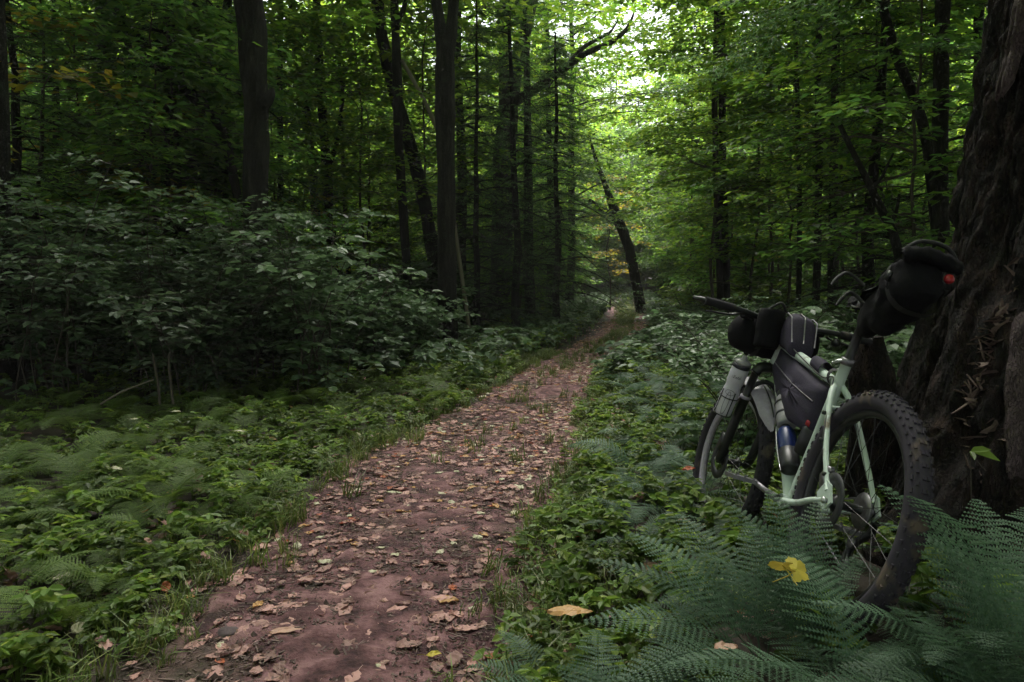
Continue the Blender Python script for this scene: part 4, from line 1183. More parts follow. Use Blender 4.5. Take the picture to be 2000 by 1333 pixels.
part(smb(MB().tube(spline([[.83, .13, 1.04], [.81, .09, 1.075], [.83, .05, 1.045]], 12), .006, 6)), 'carry_loop', 'strap', sp_b)
# top tube bag with grey piping
tb = held('top_tube_bag', 'dark purple top tube bag with grey piping behind the stem', 'bag')
tx = norm(np.array([.59, 0, .175])); tz = norm(np.array([-.175, 0, .59]))
keys = [(0, np.array([.690, 0, .866]), .036, .012), (.06, np.array([.695, 0, .885]), .050, .030), (.45, np.array([.755, 0, .952]), .058, .074), (.85, np.array([.815, 0, .972]), .056, .078), (1, np.array([.845, 0, .975]), .042, .068)]
T, C_, hu, hv = interp_sections(keys, 18)
part(sections([(C_[k], yy, tz, hu[k], hv[k]) for k in range(18)], 24, 3.2, .03, 21), 'bag_body', 'cloth2', tb)
for s in (1, -1):
    part(MB().tube(np.array([C_[k] + yy * s * (hu[k] * .93) + tz * hv[k] * .90 for k in range(1, 17)]), .0030, 5), 'piping', 'piping', tb)
kz = [C_[k] + tz * (hv[k] + .002) for k in range(1, 17)]
part(MB().tube(np.array(kz), .003, 5), 'zip', 'dull_steel', tb)
# frame bag filling the top of the main triangle
fb = held('frame_bag', 'dark half frame bag hung under the top tube', 'bag')
poly = np.array([[.335, .730], [.60, .812], [.862, .900], [.893, .820], [.800, .705], [.60, .600], [.385, .560], [.352, .62]])
cx = poly.mean(0)
def loop(sc_, y): return np.stack([cx[0] + (Q2[:, 0] - cx[0]) * sc_, np.full(len(Q2), y), cx[1] + (Q2[:, 1] - cx[1]) * sc_], 1)
Q2 = np.concatenate([np.linspace(poly[k], poly[(k + 1) % 8], 6)[:-1] for k in range(8)])
rows = [loop(s_, y) for s_, y in ((0.05, .040), (.5, .039), (.85, .034), (.97, .024), (1.0, .008), (1.0, -.008), (.97, -.024), (.85, -.034), (.5, -.039), (.05, -.040))]
G = np.array(rows); n = G.shape[1]; m = len(rows)
G[..., 1] += .006 * fbm(G[..., 0] * 14, G[..., 2] * 14, 0, 27, 3)
i = np.arange(m - 1)[:, None] * n; j = np.arange(n)[None, :]
part(MB().add(G.reshape(-1, 3), [np.stack([i + j, i + (j + 1) % n, i + n + (j + 1) % n, i + n + j], -1).reshape(-1, 4), np.arange(n)[None, :].copy(), (np.arange(n)[None, ::-1] + (m - 1) * n).copy()]), 'bag_body', 'cloth2', fb)
for x0, w in ((.47, .05), (.335, .012)):
    p = np.array([x0, 0, .762 + (x0 - .292) * .297 + .003]); a = np.linspace(0, 2 * math.pi, 25)
    ring = p + np.stack([0 * a, .0245 * np.cos(a), .030 * np.sin(a)], 1)
    G = np.stack([ring - tx * w, ring + tx * w], 1).reshape(-1, 3); q = np.arange(24) * 2
    part(MB().add(G, np.stack([q, q + 1, q + 3, q + 2], 1)), 'strap', 'cloth2' if w > .02 else 'strap', fb)
part(MB().tube(spline([[.38, .037, .68], [.6, .042, .745], [.84, .037, .83]], 16), .0025, 5), 'zip', 'dull_steel', fb)
# bottles
def bottle(name, label, base, axis, prof, mat, caps, spun=False):
    t = held(name, label, 'bottle')
    fn = smb if spun else (lambda m: m)
    V, F = lathe(prof, 28, base, axis); part(fn(MB().add(V, F)), 'bottle_body', mat, t)
    for nm, pr, mt in caps:
        V, F = lathe(pr, 28, base, axis); part(fn(MB().add(V, F)), nm, mt, t)
    return t
la = norm(np.array([.945, .07, .80]) - np.array([1.118, .07, .40]))
b0 = np.array([1.020, .150, .575])
wb = bottle('water_bottle', 'frosted white drinking bottle in a cage on the left fork leg', b0, la,
            [(.028, 0), (.036, .006), (.037, .02), (.037, .115), (.034, .130), (.0335, .145), (.037, .160), (.0375, .222), (.036, .228)], 'bottle',
            [('cap_band', [(.036, .228), (.039, .229), (.039, .244), (.036, .246)], 'ink'), ('cap', [(.036, .246), (.035, .256), (.026, .264), (.013, .267), (.012, .280), (.008, .284)], 'bottle_grey')], True)
sd_ = norm(np.cross(la, (0, 1, 0)))       # rearward normal of the bottle
view = norm(np.array([-.90, .42, .1])); view = norm(view - la * (view @ la)); rt = norm(np.cross(la, view)) * 1.0
def on_bottle(me, h, r, k=0.0):
    wrap(me, r)
    o = link('lettering', me, wb)
    pos = b0 + la * h + view * r
    pos, v2, l2 = steer(pos), steer(S_O + view) - S_O, steer(S_O + la) - S_O
    o.matrix_local = frame_mat(pos, np.cross(l2, v2), l2)
    return o
on_bottle(text_mesh('::Zefal', .0175, 'ink'), .190, .0378)
mk = MB()
for q, (w, h) in enumerate(((.010, .055), (.020, .012))):
    a = np.linspace(0, 2 * math.pi, 25)
    ring = np.stack([w * np.cos(a), h * np.sin(a) + (0 if q == 0 else .05), 0 * a], 1)
    mk.tube(ring, .0009, 4)
mme = mk.mesh('lettering', M['ink'])
on_bottle(mme, .065, .0375).name = 'embossing'
cg = MB()
a = np.linspace(0, 2 * math.pi, 25)
for h in (.004, .088): cg.tube(b0 + la * h + .0405 * (np.cos(a)[:, None] * view + np.sin(a)[:, None] * np.cross(la, view)), .0024, 5)
for ph in (.6, 2.2, -.9, 3.9):
    e = math.cos(ph) * view + math.sin(ph) * np.cross(la, view)
    cg.tube(np.array([b0 + e * .0405, b0 + la * .09 + e * .0405, b0 + la * .12 + e * .0405]), .0024, 5)
cg.box((b0 + la * .08) * .45 + np.array([1.045, .095, .60]) * .55, (.012, .03, .10), np.array(Matrix.Rotation(-.4, 3, 'Y')))
part(smb(cg), 'bottle_cage', 'black', fk)
nrm = norm(np.cross(ddir, (0, 1, 0)))
if nrm[2] < 0: nrm = -nrm
g0 = BB + ddir * .315 + nrm * .055 + yy * .012
gb = bottle('water_bottle', 'grey bottle with two black bands on the down tube', g0, ddir, [(.030, 0), (.036, .006), (.036, .03), (.036, .125), (.030, .145), (.022, .16)], 'bottle_grey',
            [('strap', [(.0365, .052), (.0385, .053), (.0385, .061), (.0365, .062)], 'black'), ('strap', [(.0365, .108), (.0385, .109), (.0385, .117), (.0365, .118)], 'black'), ('cap', [(.022, .158), (.025, .160), (.025, .180), (.018, .186)], 'black')])
u0 = BB + ddir * .10 + nrm * .052 + yy * .016
ub = bottle('fuel_bottle', 'blue bottle with a black foot below the grey bottle', u0, ddir, [(.033, .085), (.035, .09), (.035, .175), (.028, .195), (.016, .205)], 'blue',
            [('sleeve', [(.028, 0), (.036, .006), (.0372, .02), (.0372, .09), (.035, .092)], 'black'), ('cap', [(.016, .203), (.017, .205), (.017, .222), (.010, .226)], 'black')])
part(MB().tube(u0 + nrm * .0 + yy * .038 + np.linspace(-.01, .20, 8)[:, None] * ddir + np.outer(np.sin(np.linspace(0, 3, 8)) * .006, yy), .0022, 5), 'bottle_cage', 'steel')
r0_ = BB + tubd * .17 + np.array([.055, 0, .016])
rb = bottle('water_bottle', 'dark bottle with a bright red cap in front of the seat tube', r0_, tubd, [(.030, 0), (.034, .006), (.034, .095), (.026, .11)], 'black',
            [('cap', [(.026, .108), (.031, .110), (.031, .128), (.026, .138), (.010, .142)], 'red')])

# ------------------------------------------------------------------ shrubs
def gen_shrub(h, R, nst, leafL, leafW, lev=6, nl=9, mat='shrub', stemr=.009):
    b, c = MB(), MB()
    for k in range(nst):
        az = k * 6.283 / nst + rng.normal(0, .4)
        out = R * rng.uniform(.35, 1.0); hh = h * rng.uniform(.65, 1.0)
        d = np.array([math.cos(az), math.sin(az), 0])
        t = np.linspace(0, 1, 8)
        P = d * (out * t ** 1.5)[:, None] + np.array([0, 0, 1.0]) * (hh * (t - .12 * t ** 3) / .88)[:, None] + np.cumsum(rng.normal(0, .018, (8, 3)), 0)
        P = P + np.append(rng.normal(0, .16, 2), 0)
        P[0, 2] = -.05
        b.tube(P, np.linspace(stemr, .003, 8), 5)
        for q in range(lev):
            s = .08 + .92 * ((q + rng.random()) / lev) ** .8
            kk = min(int(s * 7), 6); o = P[kk] + (P[kk + 1] - P[kk]) * (s * 7 - kk)
            for sg in (0, 1):
                a2 = az + rng.uniform(0, 6.3)
                L = R * rng.uniform(.25, .55)
                T = limb_pts(o, a2, L, .25, .25, 4, .08)
                b.tube(T, np.linspace(.004, .0015, 4), 3, cap=False)
                u = np.linspace(.25, 1, nl)
                Pl = np.stack([np.interp(u * 3, range(4), T[:, m]) for m in range(3)], 1) + rng.normal(0, .02, (nl, 3))
                la = a2 + np.where(np.arange(nl) % 2, 1, -1) * np.radians(rng.uniform(30, 75, nl)); la[-1] = a2
                Dl = np.stack([np.cos(la), np.sin(la), rng.normal(-.1, .15, nl)], 1)
                Nl = np.stack([rng.normal(0, .28, nl), rng.normal(0, .28, nl), np.ones(nl)], 1)
                sz = leafL * rng.uniform(.6, 1.2, nl)
                Vv, Ff = leaf_quads(Pl, Dl, Nl, sz, sz * leafW / leafL, True)
                c.add(Vv, Ff)
    return b.mesh('shrub_stem', M['twig'], True), c.mesh('shrub_foliage', M[mat])
SHRUB = [gen_shrub(1.95, 1.05, 9, .115, .09, 9), gen_shrub(1.6, .95, 9, .095, .07, 9), gen_shrub(1.25, .85, 8, .12, .10, 8), gen_shrub(2.3, 1.1, 9, .10, .072, 10)]
SMALL = [gen_shrub(.75, .5, 5, .10, .08, lev=4, nl=7, mat='plant'), gen_shrub(.6, .45, 5, .085, .06, lev=4, nl=7, mat='plant'), gen_shrub(.9, .45, 4, .10, .075, lev=5, nl=6, mat='plant')]
SPOTS = []
def put_shrub(me, x, y, label, group, s=1.0, name='shrub', cat='shrub'):
    t = thing(name, label, cat, (x, y, Hs(x, y)), rng.uniform(0, 6.3), group, s)
    link('stem', me[0], t); link('foliage', me[1], t)
    SPOTS.append((x, y, .5 * s))
    return t
def shrub_zone(n, mes, xr, yr, label, group, gap=.8, s=(.8, 1.15), clear=.5):
    k = 0
    for _ in range(n * 80):
        if k >= n: break
        y = rng.uniform(*yr); x = (rng.uniform(*xr) - 1000) * y / FPX
        if abs(x - pc(y)) - pw(y) < clear: continue
        if any((x - a) ** 2 + (y - b) ** 2 < gap ** 2 for a, b, _ in SPOTS): continue
        put_shrub(mes[rng.integers(len(mes))], x, y, label, group, rng.uniform(*s)); k += 1
shrub_zone(26, SHRUB[:2] + SHRUB[3:], (-120, 620), (6.6, 10.5), 'broad leaved shrub in the bank left of the path', 'shrubs in the bank left of the path', gap=.75, s=(.66, .98))
shrub_zone(12, SHRUB[2:3] + SHRUB[1:2], (560, 860), (8.2, 11.5), 'bluish shrub round the feet of the left trunks', 'shrubs round the feet of the trunks', gap=.8, s=(.75, 1.0), clear=1.6)
shrub_zone(18, SHRUB[1:3], (250, 980), (11.5, 17), 'low shrub in half light behind the left bank', 'shrubs behind the front bank', gap=1.2, clear=2.6)
shrub_zone(22, SHRUB[1:3] + SMALL[2:], (1240, 1420), (7.5, 18), 'low shrub right of the path beyond the bicycle', 'shrubs right of the path', gap=.7, s=(.42, .62), clear=1.3)
shrub_zone(20, SHRUB[1:3], (1420, 1830), (4.8, 12), 'leafy shrub behind the bicycle', 'shrubs behind the bicycle', gap=.75, s=(.5, .7), clear=.8)
shrub_zone(9, SMALL, (880, 1180), (12, 24), 'little bush at the left edge of the far path', 'little bushes by the far path', gap=.7, s=(.6, .9), clear=.9)
shrub_zone(26, SMALL[:2], (1225, 1560), (11, 24), 'bright leafy bush under the saplings right of the path', 'bright bushes right of the path', gap=.9, s=(1.2, 2.1), clear=1.0)
shrub_zone(10, SMALL, (1230, 1330), (15, 30), 'little bush at the right edge of the far path', 'little bushes right of the far path', gap=.7, s=(.6, .9), clear=.8)
zone(14, [('sapling', 0), ('sapling', 2), ('sapling', 1)], (1040, 1340), (28, 50), 'far sapling closing over the end of the path', 'sapling', 'saplings at the end of the path', clear=2.4, gap=1.3, s=(.7, 1.1))

# ------------------------------------------------------------------ ferns
def gen_frond(L, W, npair=20, npin=9, rise=62, end=-25, seed=0):
    """One arching frond: stalk along +X, leaflets cut into small lobes on both sides."""
    mb = MB()
    n = 26
    s = np.linspace(0, 1, n)
    th = np.radians(rise + (end - rise) * s ** .9)
    ds = L / (n - 1)
    P = np.stack([np.concatenate([[0], np.cumsum(np.cos(th[:-1]) * ds)]), .02 * L * np.sin(s * 5 + seed), np.concatenate([[0], np.cumsum(np.sin(th[:-1]) * ds)])], 1)
    mb.tube(P, np.linspace(.0028, .0007, n), 4, cap=False)
    sp = np.linspace(.2, .985, npair)
    Vs = []
    for a in sp:
        k = a * (n - 1); i = min(int(k), n - 2)
        o = P[i] + (P[i + 1] - P[i]) * (k - i)
        T = norm(P[i + 1] - P[i]); S = np.array([0, 1.0, 0]); Nn = np.cross(T, S) * 1.0
        if Nn[2] < 0: Nn = -Nn
        u = (a - .2) / .8
        w = W * min(1, .45 + 2.6 * u) * (1 - u) ** .75 * 1.25 + .006
        sp_w = L * .8 / npair
        for sg in (-1, 1):
            d = norm(S * sg + T * .38 + Nn * rng.normal(.05, .08))
            m = max(3, int(round(npin * w / W)))
            q = (np.arange(m) + .6) / (m + .2)
            base = o + d * (w * q)[:, None] - Nn * (.16 * w * q ** 2)[:, None]
            l = sp_w * .56 * (1 - .72 * q) + .0015
            hw = w / m * .37
            for s2 in (-1, 1):
                pd = norm(np.cross(Nn, d) * s2 + d * .45)
                b0 = base - d * hw; b1 = base + d * hw
                tip = base + pd * l[:, None] - Nn * .1 * l[:, None]
                m1 = base + pd * (l * .6)[:, None] + d * hw * .9
                Vs.append(np.stack([b0, b1, m1, tip], 1))
            Vs.append(np.stack([o - T * .0022, o + T * .0022, o + d * w + T * .001 - Nn * .16 * w, o + d * w - Nn * .16 * w], 0)[None])
    Vq = np.concatenate(Vs)
    mb.add(Vq.reshape(-1, 3), np.arange(len(Vq) * 4).reshape(-1, 4))
    return mb
FR = {}
for mat, dims in (('fern_teal', ((.72, .135, 62, -22), (.62, .12, 50, -20), (.55, .12, 72, -30), (.68, .13, 40, -18))), ('fern_green', ((.52, .10, 66, -25), (.46, .095, 48, -22), (.42, .085, 74, -35), (.5, .10, 36, -20)))):
    FR[mat] = [gen_frond(L, W * 1.1, 24, 13, r, e, k).mesh('frond', M[mat]) for k, (L, W, r, e) in enumerate(dims)]
def whole_fern(mat, nf):
    """A fern crown joined into one mesh, for plants too small to show single fronds."""
    mb = MB()
    for k in range(nf):
        me = FR[mat][rng.integers(4)]
        V = np.zeros(len(me.vertices) * 3, np.float32); me.vertices.foreach_get('co', V); V = V.reshape(-1, 3)
        Fi = np.zeros(len(me.loops), np.int32); me.loops.foreach_get('vertex_index', Fi)
        a = k * 6.283 / nf + rng.normal(0, .3); s = rng.uniform(.7, 1.1); tw = rng.normal(0, .15)
        R = np.array(Matrix.Rotation(a, 3, 'Z') @ Matrix.Rotation(tw, 3, 'X'))
        mb.add((V * s) @ R.T, Fi.reshape(-1, 4))
    return mb.mesh('fern', M[mat])
WF = {m: [whole_fern(m, n) for n in (6, 7, 8, 5)] for m in FR}
def put_fern(mat, x, y, label, group, s=1.0, fronds=None, parts=False, rz=None, dz=0.0):
    z = Hs(x, y) + dz
    rz = rng.uniform(0, 6.3) if rz is None else rz
    if not parts:
        o = link('fern', WF[mat][rng.integers(4)])
        o.location = (x, y, z); o.rotation_euler = (rng.normal(0, .08), rng.normal(0, .08), rz); o.scale = (s,) * 3
        return tag(o, label, 'fern', group)
    t = thing('fern', label, 'fern', (x, y, z), rz, group, s)
    n = fronds if isinstance(fronds, int) else len(fronds or range(7))
    for k in range(n):
        o = link('frond', FR[mat][rng.integers(4)], t)
        if isinstance(fronds, (list, tuple)):
            a, pit, sc_, vv = fronds[k]
            o.data = FR[mat][vv]
            o.rotation_euler = (rng.normal(0, .1), math.radians(-pit), math.radians(a)); o.scale = (sc_,) * 3
        else:
            o.rotation_euler = (rng.normal(0, .15), rng.normal(0, .15), k * 6.283 / n + rng.normal(0, .25)); s2 = rng.uniform(.75, 1.1); o.scale = (s2,) * 3
    return t
FS = []
def fern_zone(n, mat, test, xr, yr, label, group, s, gap, parts_y=0):
    k = 0
    for _ in range(n * 60):
        if k >= n: break
        y = rng.uniform(*yr); x = rng.uniform(*xr)
        if not test(x, y): continue
        if any((x - a) ** 2 + (y - b) ** 2 < gap ** 2 for a, b in FS): continue
        FS.append((x, y)); k += 1
        put_fern(mat, x, y, label, group, rng.uniform(*s), parts=y < parts_y, fronds=6 + int(rng.integers(3)))
left_d = lambda x, y: pc(y) - x - pw(y)
right_d = lambda x, y: x - pc(y) - pw(y)
inview = lambda x, y: abs(x / y * FPX) < 1120 + 150 / y
bike_clear = lambda x, y: not (.45 < x < 1.6 and 1.0 < y < 4.2)
fern_zone(44, 'fern_green', lambda x, y: left_d(x, y) > .3 and inview(x, y), (-3.4, -1.2), (2.1, 3.6), 'yellow green fern in the carpet at lower left', 'ferns carpeting the left verge', (.5, 1.0), .26, 3.7)
fern_zone(95, 'fern_green', lambda x, y: .28 < left_d(x, y) < 3.6 and inview(x, y), (-6, 1), (3.6, 8.0), 'feathery yellow green fern between the path and the left shrubs', 'ferns between the path and the left shrubs', (.45, 1.1), .29)
fern_zone(40, 'fern_green', lambda x, y: .2 < left_d(x, y) < 1.8, (-3, 3), (7.5, 14), 'small fern on the left verge toward the bend', 'ferns on the left verge toward the bend', (.6, .9), .34)
fern_zone(70, 'fern_teal', lambda x, y: .35 < right_d(x, y) < 2.3 and bike_clear(x, y) and inview(x, y), (0, 5), (4.0, 11), 'blue green fern on the right verge beyond the bicycle', 'ferns on the right verge', (.6, .95), .3)
fern_zone(10, 'fern_teal', lambda x, y: inview(x, y) and right_d(x, y) > .5, (.2, 1.0), (3.2, 4.4), 'blue green fern left of the front wheel', 'ferns left of the front wheel', (.45, .65), .25, 4.5)
# the big ferns in front of the bicycle
def fern_at(px, py, Y, label, **k):
    p = at(px, py, Y)
    return put_fern('fern_teal', p[0], p[1], label, 'large ferns at lower right', parts=True, **k)
put_fern('fern_teal', .70, 1.96, 'large fern spreading in front of the rear wheel below the chain', 'large ferns at lower right', s=.82, parts=True, rz=0, fronds=[(80, 30, .95, 1), (110, 26, 1.0, 3), (135, 22, 1.0, 3), (158, 16, 1.05, 3), (182, 8, 1.0, 3), (208, 2, 1.0, 3), (235, -2, .95, 3), (52, 30, .85, 3), (24, 22, .85, 3), (-8, 12, .9, 3), (-40, 4, .95, 3), (270, 0, .9, 1)])
put_fern('fern_teal', 1.17, 1.72, 'tall pointed fern standing right of the rear wheel', 'large ferns at lower right', s=.88, parts=True, rz=0, fronds=[(200, 44, 1.0, 0), (120, 34, .95, 0), (70, 30, .9, 0), (30, 22, .9, 1), (235, 22, .95, 1), (-15, 10, 1.0, 3), (165, 14, .8, 3), (-60, 8, .9, 3), (270, 12, .9, 1)])
put_fern('fern_teal', .80, 1.93, 'upright fern before the bottom bracket of the bicycle', 'large ferns at lower right', s=.74, parts=True, rz=0, fronds=[(66, 38, .95, 0), (98, 40, 1.0, 0), (128, 34, 1.0, 0), (160, 26, 1.0, 1), (35, 30, .85, 1)])
fern_at(1830, 1175, 2.05, 'small fern in the gap between the rear wheel and the trunk', s=.55, fronds=8)
fern_at(1700, 1170, 1.70, 'small fern crossing the bottom of the rear wheel', s=.8, fronds=8)
fern_at(1180, 1330, 1.72, 'low spreading fern at bottom centre beside the path', s=.62, fronds=8)
fern_at(1085, 1235, 2.05, 'low fern under the big orange leaf at the path edge', s=.52, fronds=7)
fern_at(1330, 1290, 1.75, 'low fern left of the fern under the yellow leaf', s=.60, fronds=8)
fern_at(1660, 1330, 1.55, 'dark low fern at the bottom edge below the rear wheel', s=.55, fronds=8)
fern_at(1930, 1340, 1.55, 'dense fern filling the bottom right corner', s=.70, fronds=9)
fern_at(1770, 1290, 1.70, 'fern at the foot of the tall pointed fern', s=.60, fronds=8)
fern_at(1990, 1180, 2.0, 'fern cut by the right edge of the photo', s=.75, fronds=8)
fern_at(1440, 1180, 2.25, 'fern in the hollow below the front wheel', s=.55, fronds=7)
fern_at(1450, 1010, 2.85, 'small fern hanging across the lower front wheel', s=.55, rz=0, fronds=[(95, 0, .9, 1), (165, -6, 1.0, 3), (10, -4, .8, 3), (215, -8, .9, 3)])
fern_at(1255, 1055, 3.0, 'small bright fern left of the front wheel among ground plants', s=.48, fronds=6)
fern_at(1500, 960, 3.15, 'small fern between the front wheel and the down tube', s=.5, fronds=6)
fern_at(1900, 1310, 1.75, 'dark fern before the fern cut by the right edge', s=.6, fronds=8)

# ------------------------------------------------------------------ low plants, grass and leaf litter
def gen_plant(h, n, leafL, leafW, mat):
    mb = MB()
    for k in range(n):
        a = rng.uniform(0, 6.3); r = rng.uniform(.01, .09); hh = h * rng.uniform(.4, 1)
        top = np.array([r * math.cos(a), r * math.sin(a), hh])
        mb.tube(np.array([[0, 0, -.01], top * [.4, .4, .7], top]), [.0016, .0013, .001], 3, cap=False)
        m = 3
        la = a + np.array([0, 1.9, -1.9]) + rng.normal(0, .3, m)
        D = np.stack([np.cos(la), np.sin(la), rng.normal(-.1, .2, m)], 1)
        N = np.stack([rng.normal(0, .3, m), rng.normal(0, .3, m), np.ones(m)], 1)
        sz = leafL * rng.uniform(.6, 1.2, m)
        V, F = leaf_quads(np.repeat(top[None], m, 0), D, N, sz, sz * leafW / leafL, True)
        mb.add(V, F)
    return mb
def proto(mb, name, mat, px, py, Y, label, cat):
    p = at(px, py, Y)
    o = mb.build(name, M[mat])
    o.location = (p[0], p[1], Hs(p[0], p[1]))
    return tag(o, label, cat)
PL = [proto(gen_plant(.14, 9, .055, .04, 'plant'), 'ground_plant', 'plant', 1120, 1050, 3.35, 'three leaved plant at the right edge of the path', 'plant'),
      proto(gen_plant(.22, 10, .07, .04, 'plant'), 'ground_plant', 'plant', 560, 930, 4.7, 'taller leafy plant at the left edge of the path', 'plant'),
      proto(gen_plant(.09, 12, .04, .035, 'plant'), 'ground_plant', 'plant', 1190, 1130, 2.9, 'tiny round leaved plant below the small bright fern', 'plant'),
      proto(gen_plant(.3, 8, .09, .065, 'shrub'), 'ground_plant', 'shrub', 1330, 900, 4.6, 'broad leaved seedling left of the fork bottle', 'plant')]
def gen_tuft(n, h):
    mb = MB(); Vs = []
    for k in range(n):
        a = rng.uniform(0, 6.3); d = np.array([math.cos(a), math.sin(a), 0]); s = np.array([-d[1], d[0], 0])
        hh = h * rng.uniform(.4, 1); ln = rng.uniform(.2, 1.0); w = rng.uniform(.0015, .003)
        o = rng.normal(0, .02, 3) * [1, 1, 0]
        p0, p1, p2 = o, o + d * hh * ln * .35 + [0, 0, hh * .65], o + d * hh * ln + [0, 0, hh * (1 - .35 * ln)]
        Vs.append([p0 - s * w, p0 + s * w, p1 + s * w * .8, p1 - s * w * .8]); Vs.append([p1 - s * w * .8, p1 + s * w * .8, p2 + s * .0003, p2 - s * .0003])
    Vs = np.array(Vs)
    return mb.add(Vs.reshape(-1, 3), np.arange(len(Vs) * 4).reshape(-1, 4))
GT = [proto(gen_tuft(26, .16), 'grass_tuft', 'grass', 1080, 1140, 2.75, 'tuft of thin grass at the right edge of the path', 'grass'),
      proto(gen_tuft(20, .10), 'grass_tuft', 'grass', 520, 1010, 3.7, 'short tuft of grass at the left edge of the path', 'grass')]

def sample(n, xr, yr, dens):
    out = []
    while len(out) < n:
        m = n * 3
        y = rng.uniform(*yr, m); x = rng.uniform(*xr, m)
        d = np.abs(x - pc(y)) - pw(y)
        keep = (rng.random(m) < dens(x, y, d)) & (np.abs(x) < y * .78 + .6)
        out += list(zip(x[keep], y[keep]))
    return np.array(out[:n])
def scat(name, label, XY, protos, s, tilt=.15, dz=0.0):
    n = len(XY)
    P = np.stack([XY[:, 0], XY[:, 1], H(XY[:, 0], XY[:, 1]) + dz], 1)
    R = np.stack([rng.normal(0, tilt, n), rng.normal(0, tilt, n), rng.uniform(0, 6.3, n)], 1)
    return scatter(name, label, P, R, rng.uniform(s[0], s[1], n), rng.integers(0, len(protos), n), protos)
xy1 = sample(3600, (-5, 3.5), (1.5, 10), lambda x, y, d: np.where(x < pc(y), .75, 1) * np.clip((d + .05) * 4, 0, 1) * np.where((x > .75) & (y < 2.6), .3, 1) * np.exp(-np.clip(d - .2, 0, 9) * .5))
scat('undergrowth', 'low leafy plants covering the soil beside the path', xy1, PL[:3], (.4, .9))
xy2 = sample(4200, (-9, 12), (8, 34), lambda x, y, d: np.clip((d - .02) * 3, 0, 1) * np.exp(-np.clip(d - .5, 0, 30) * .25))
xy5 = sample(420, (3, 12), (29, 62), lambda x, y, d: (d < .8) * np.clip((y - 28) / 5, .1, 1))
xy2 = np.concatenate([xy2, xy5])
scat('far_undergrowth', 'pale green low growth along the far verges', xy2, PL[1:2] + PL[3:4], (.6, 1.5))
xy3 = sample(1100, (-2.5, 2.5), (1.8, 12), lambda x, y, d: np.exp(-((d - .12) / .16) ** 2))
xy4 = sample(1500, (-1.5, 6), (4.8, 34), lambda x, y, d: np.exp(-((x - pc(y)) / .22) ** 2) * np.clip(.06 + (y - 8) * .03, .06, .6))
scat('grass', 'short grass along the edges and the middle of the path', np.concatenate([xy3, xy4]), GT, (.6, 1.3))

def gen_dead(L, W, curl, bend, seed, lobed=False):
    """A curled fallen leaf with a short stalk."""
    r = np.random.default_rng(seed)
    n = 9
    t = np.linspace(0, 1, n)
    w = W / 2 * np.sin(np.pi * t ** .85) ** .8 * (1 + r.normal(0, .08, n)) + .001
    if lobed:
        w = w * (1 + .45 * np.cos(t * 15))
    z = .30 * bend * L * np.sin(np.pi * t) + .05 * L * np.cumsum(r.normal(0, .3, n)) * .3
    c = np.stack([t * L - L / 2, .04 * L * np.sin(3 * t + seed), z], 1)
    rows = []
    for k, u in enumerate((-1, -.5, 0, .5, 1)):
        cz = .30 * curl * W * u * u * (1 + .4 * np.sin(t * 5 + seed + u))
        rows.append(c + np.stack([.03 * L * np.abs(u) * r.normal(0, .5, n), w * u * (1 - .15 * abs(curl)), cz + r.normal(0, .002, n)], 1))
    V = np.stack(rows, 1).reshape(-1, 3)
    i = np.arange(n - 1)[:, None] * 5 + np.arange(4)[None, :]
    F = np.stack([i, i + 1, i + 6, i + 5], -1).reshape(-1, 4)
    V[:, 2] -= V[:, 2].min()
    mb = MB().add(V, F)
    b = V[2]
    mb.tube(np.stack([b, b + [-.012, .004, .004], b + [-.03, .006, .002]]), [.0011, .0009, .0006], 3, cap=False)
    return mb
DEAD = [gen_dead(L, W, cu, be, s) for L, W, cu, be, s in ((.085, .05, .35, .10, 1), (.10, .055, -.25, .12, 2), (.075, .048, .5, .05, 3), (.095, .045, .2, -.08, 4), (.07, .05, -.4, .15, 5), (.11, .06, .3, .14, 6), (.06, .04, .15, .05, 7), (.09, .06, .6, .0, 8))]
DME = [d.mesh('fallen_leaf', M['litter']) for d in DEAD]
DM2 = [d.mesh('fallen_leaf', M[m]) for d, m in ((DEAD[0], 'leaf_orange'), (DEAD[4], 'leaf_pale'), (gen_dead(.085, .07, .2, .08, 41, True), 'litter'), (gen_dead(.10, .08, .25, .08, 42, True), 'litter'), (DEAD[6], 'leaf_red'))]
lx = sample(7500, (-2.2, 4.2), (1.9, 20), lambda x, y, d: np.clip((.12 - d) * 5, 0, 1) * np.interp(y, [1.9, 3.4, 4.4, 8, 20], [.30, .36, .75, .95, .8]) * np.clip(.6 + .75 * vnoise(x * 2.2, y * 2.2, 0, 91), .06, 1) + .04 * (d < .9))
lx = lx[np.argsort(lx[:, 1])]
for k, (x, y) in enumerate(lx[:300]):
    o = link('fallen_leaf', DME[rng.integers(8)] if rng.random() > .22 else DM2[rng.choice(5, p=[.1, .15, .35, .35, .05])], path)
    o.location = (x, y, Hs(x, y) + .014)
    o.rotation_euler = (rng.normal(0, .10), rng.normal(0, .10), rng.uniform(0, 6.3))
    s = rng.uniform(.4, 1.0); o.scale = (s,) * 3
first = [o for o in path.children][:8]
pr, names = [], set()
for o in path.children:
    if o.data.name not in names:
        names.add(o.data.name); pr.append(o)
rest = lx[300:]
lit = scat('leaf_litter', 'brown dead leaves thick on the path up to the bend', rest, pr, (.35, .9), tilt=.12, dz=.014)
lit.parent = path
xyv = sample(420, (-4.5, 3.2), (1.7, 9), lambda x, y, d: (d > .05) * np.exp(-np.clip(d, 0, 9) * 1.4))
scat('verge_litter', 'scattered dead leaves among the plants beside the path', xyv, pr, (.5, 1.0), tilt=.4, dz=.05)
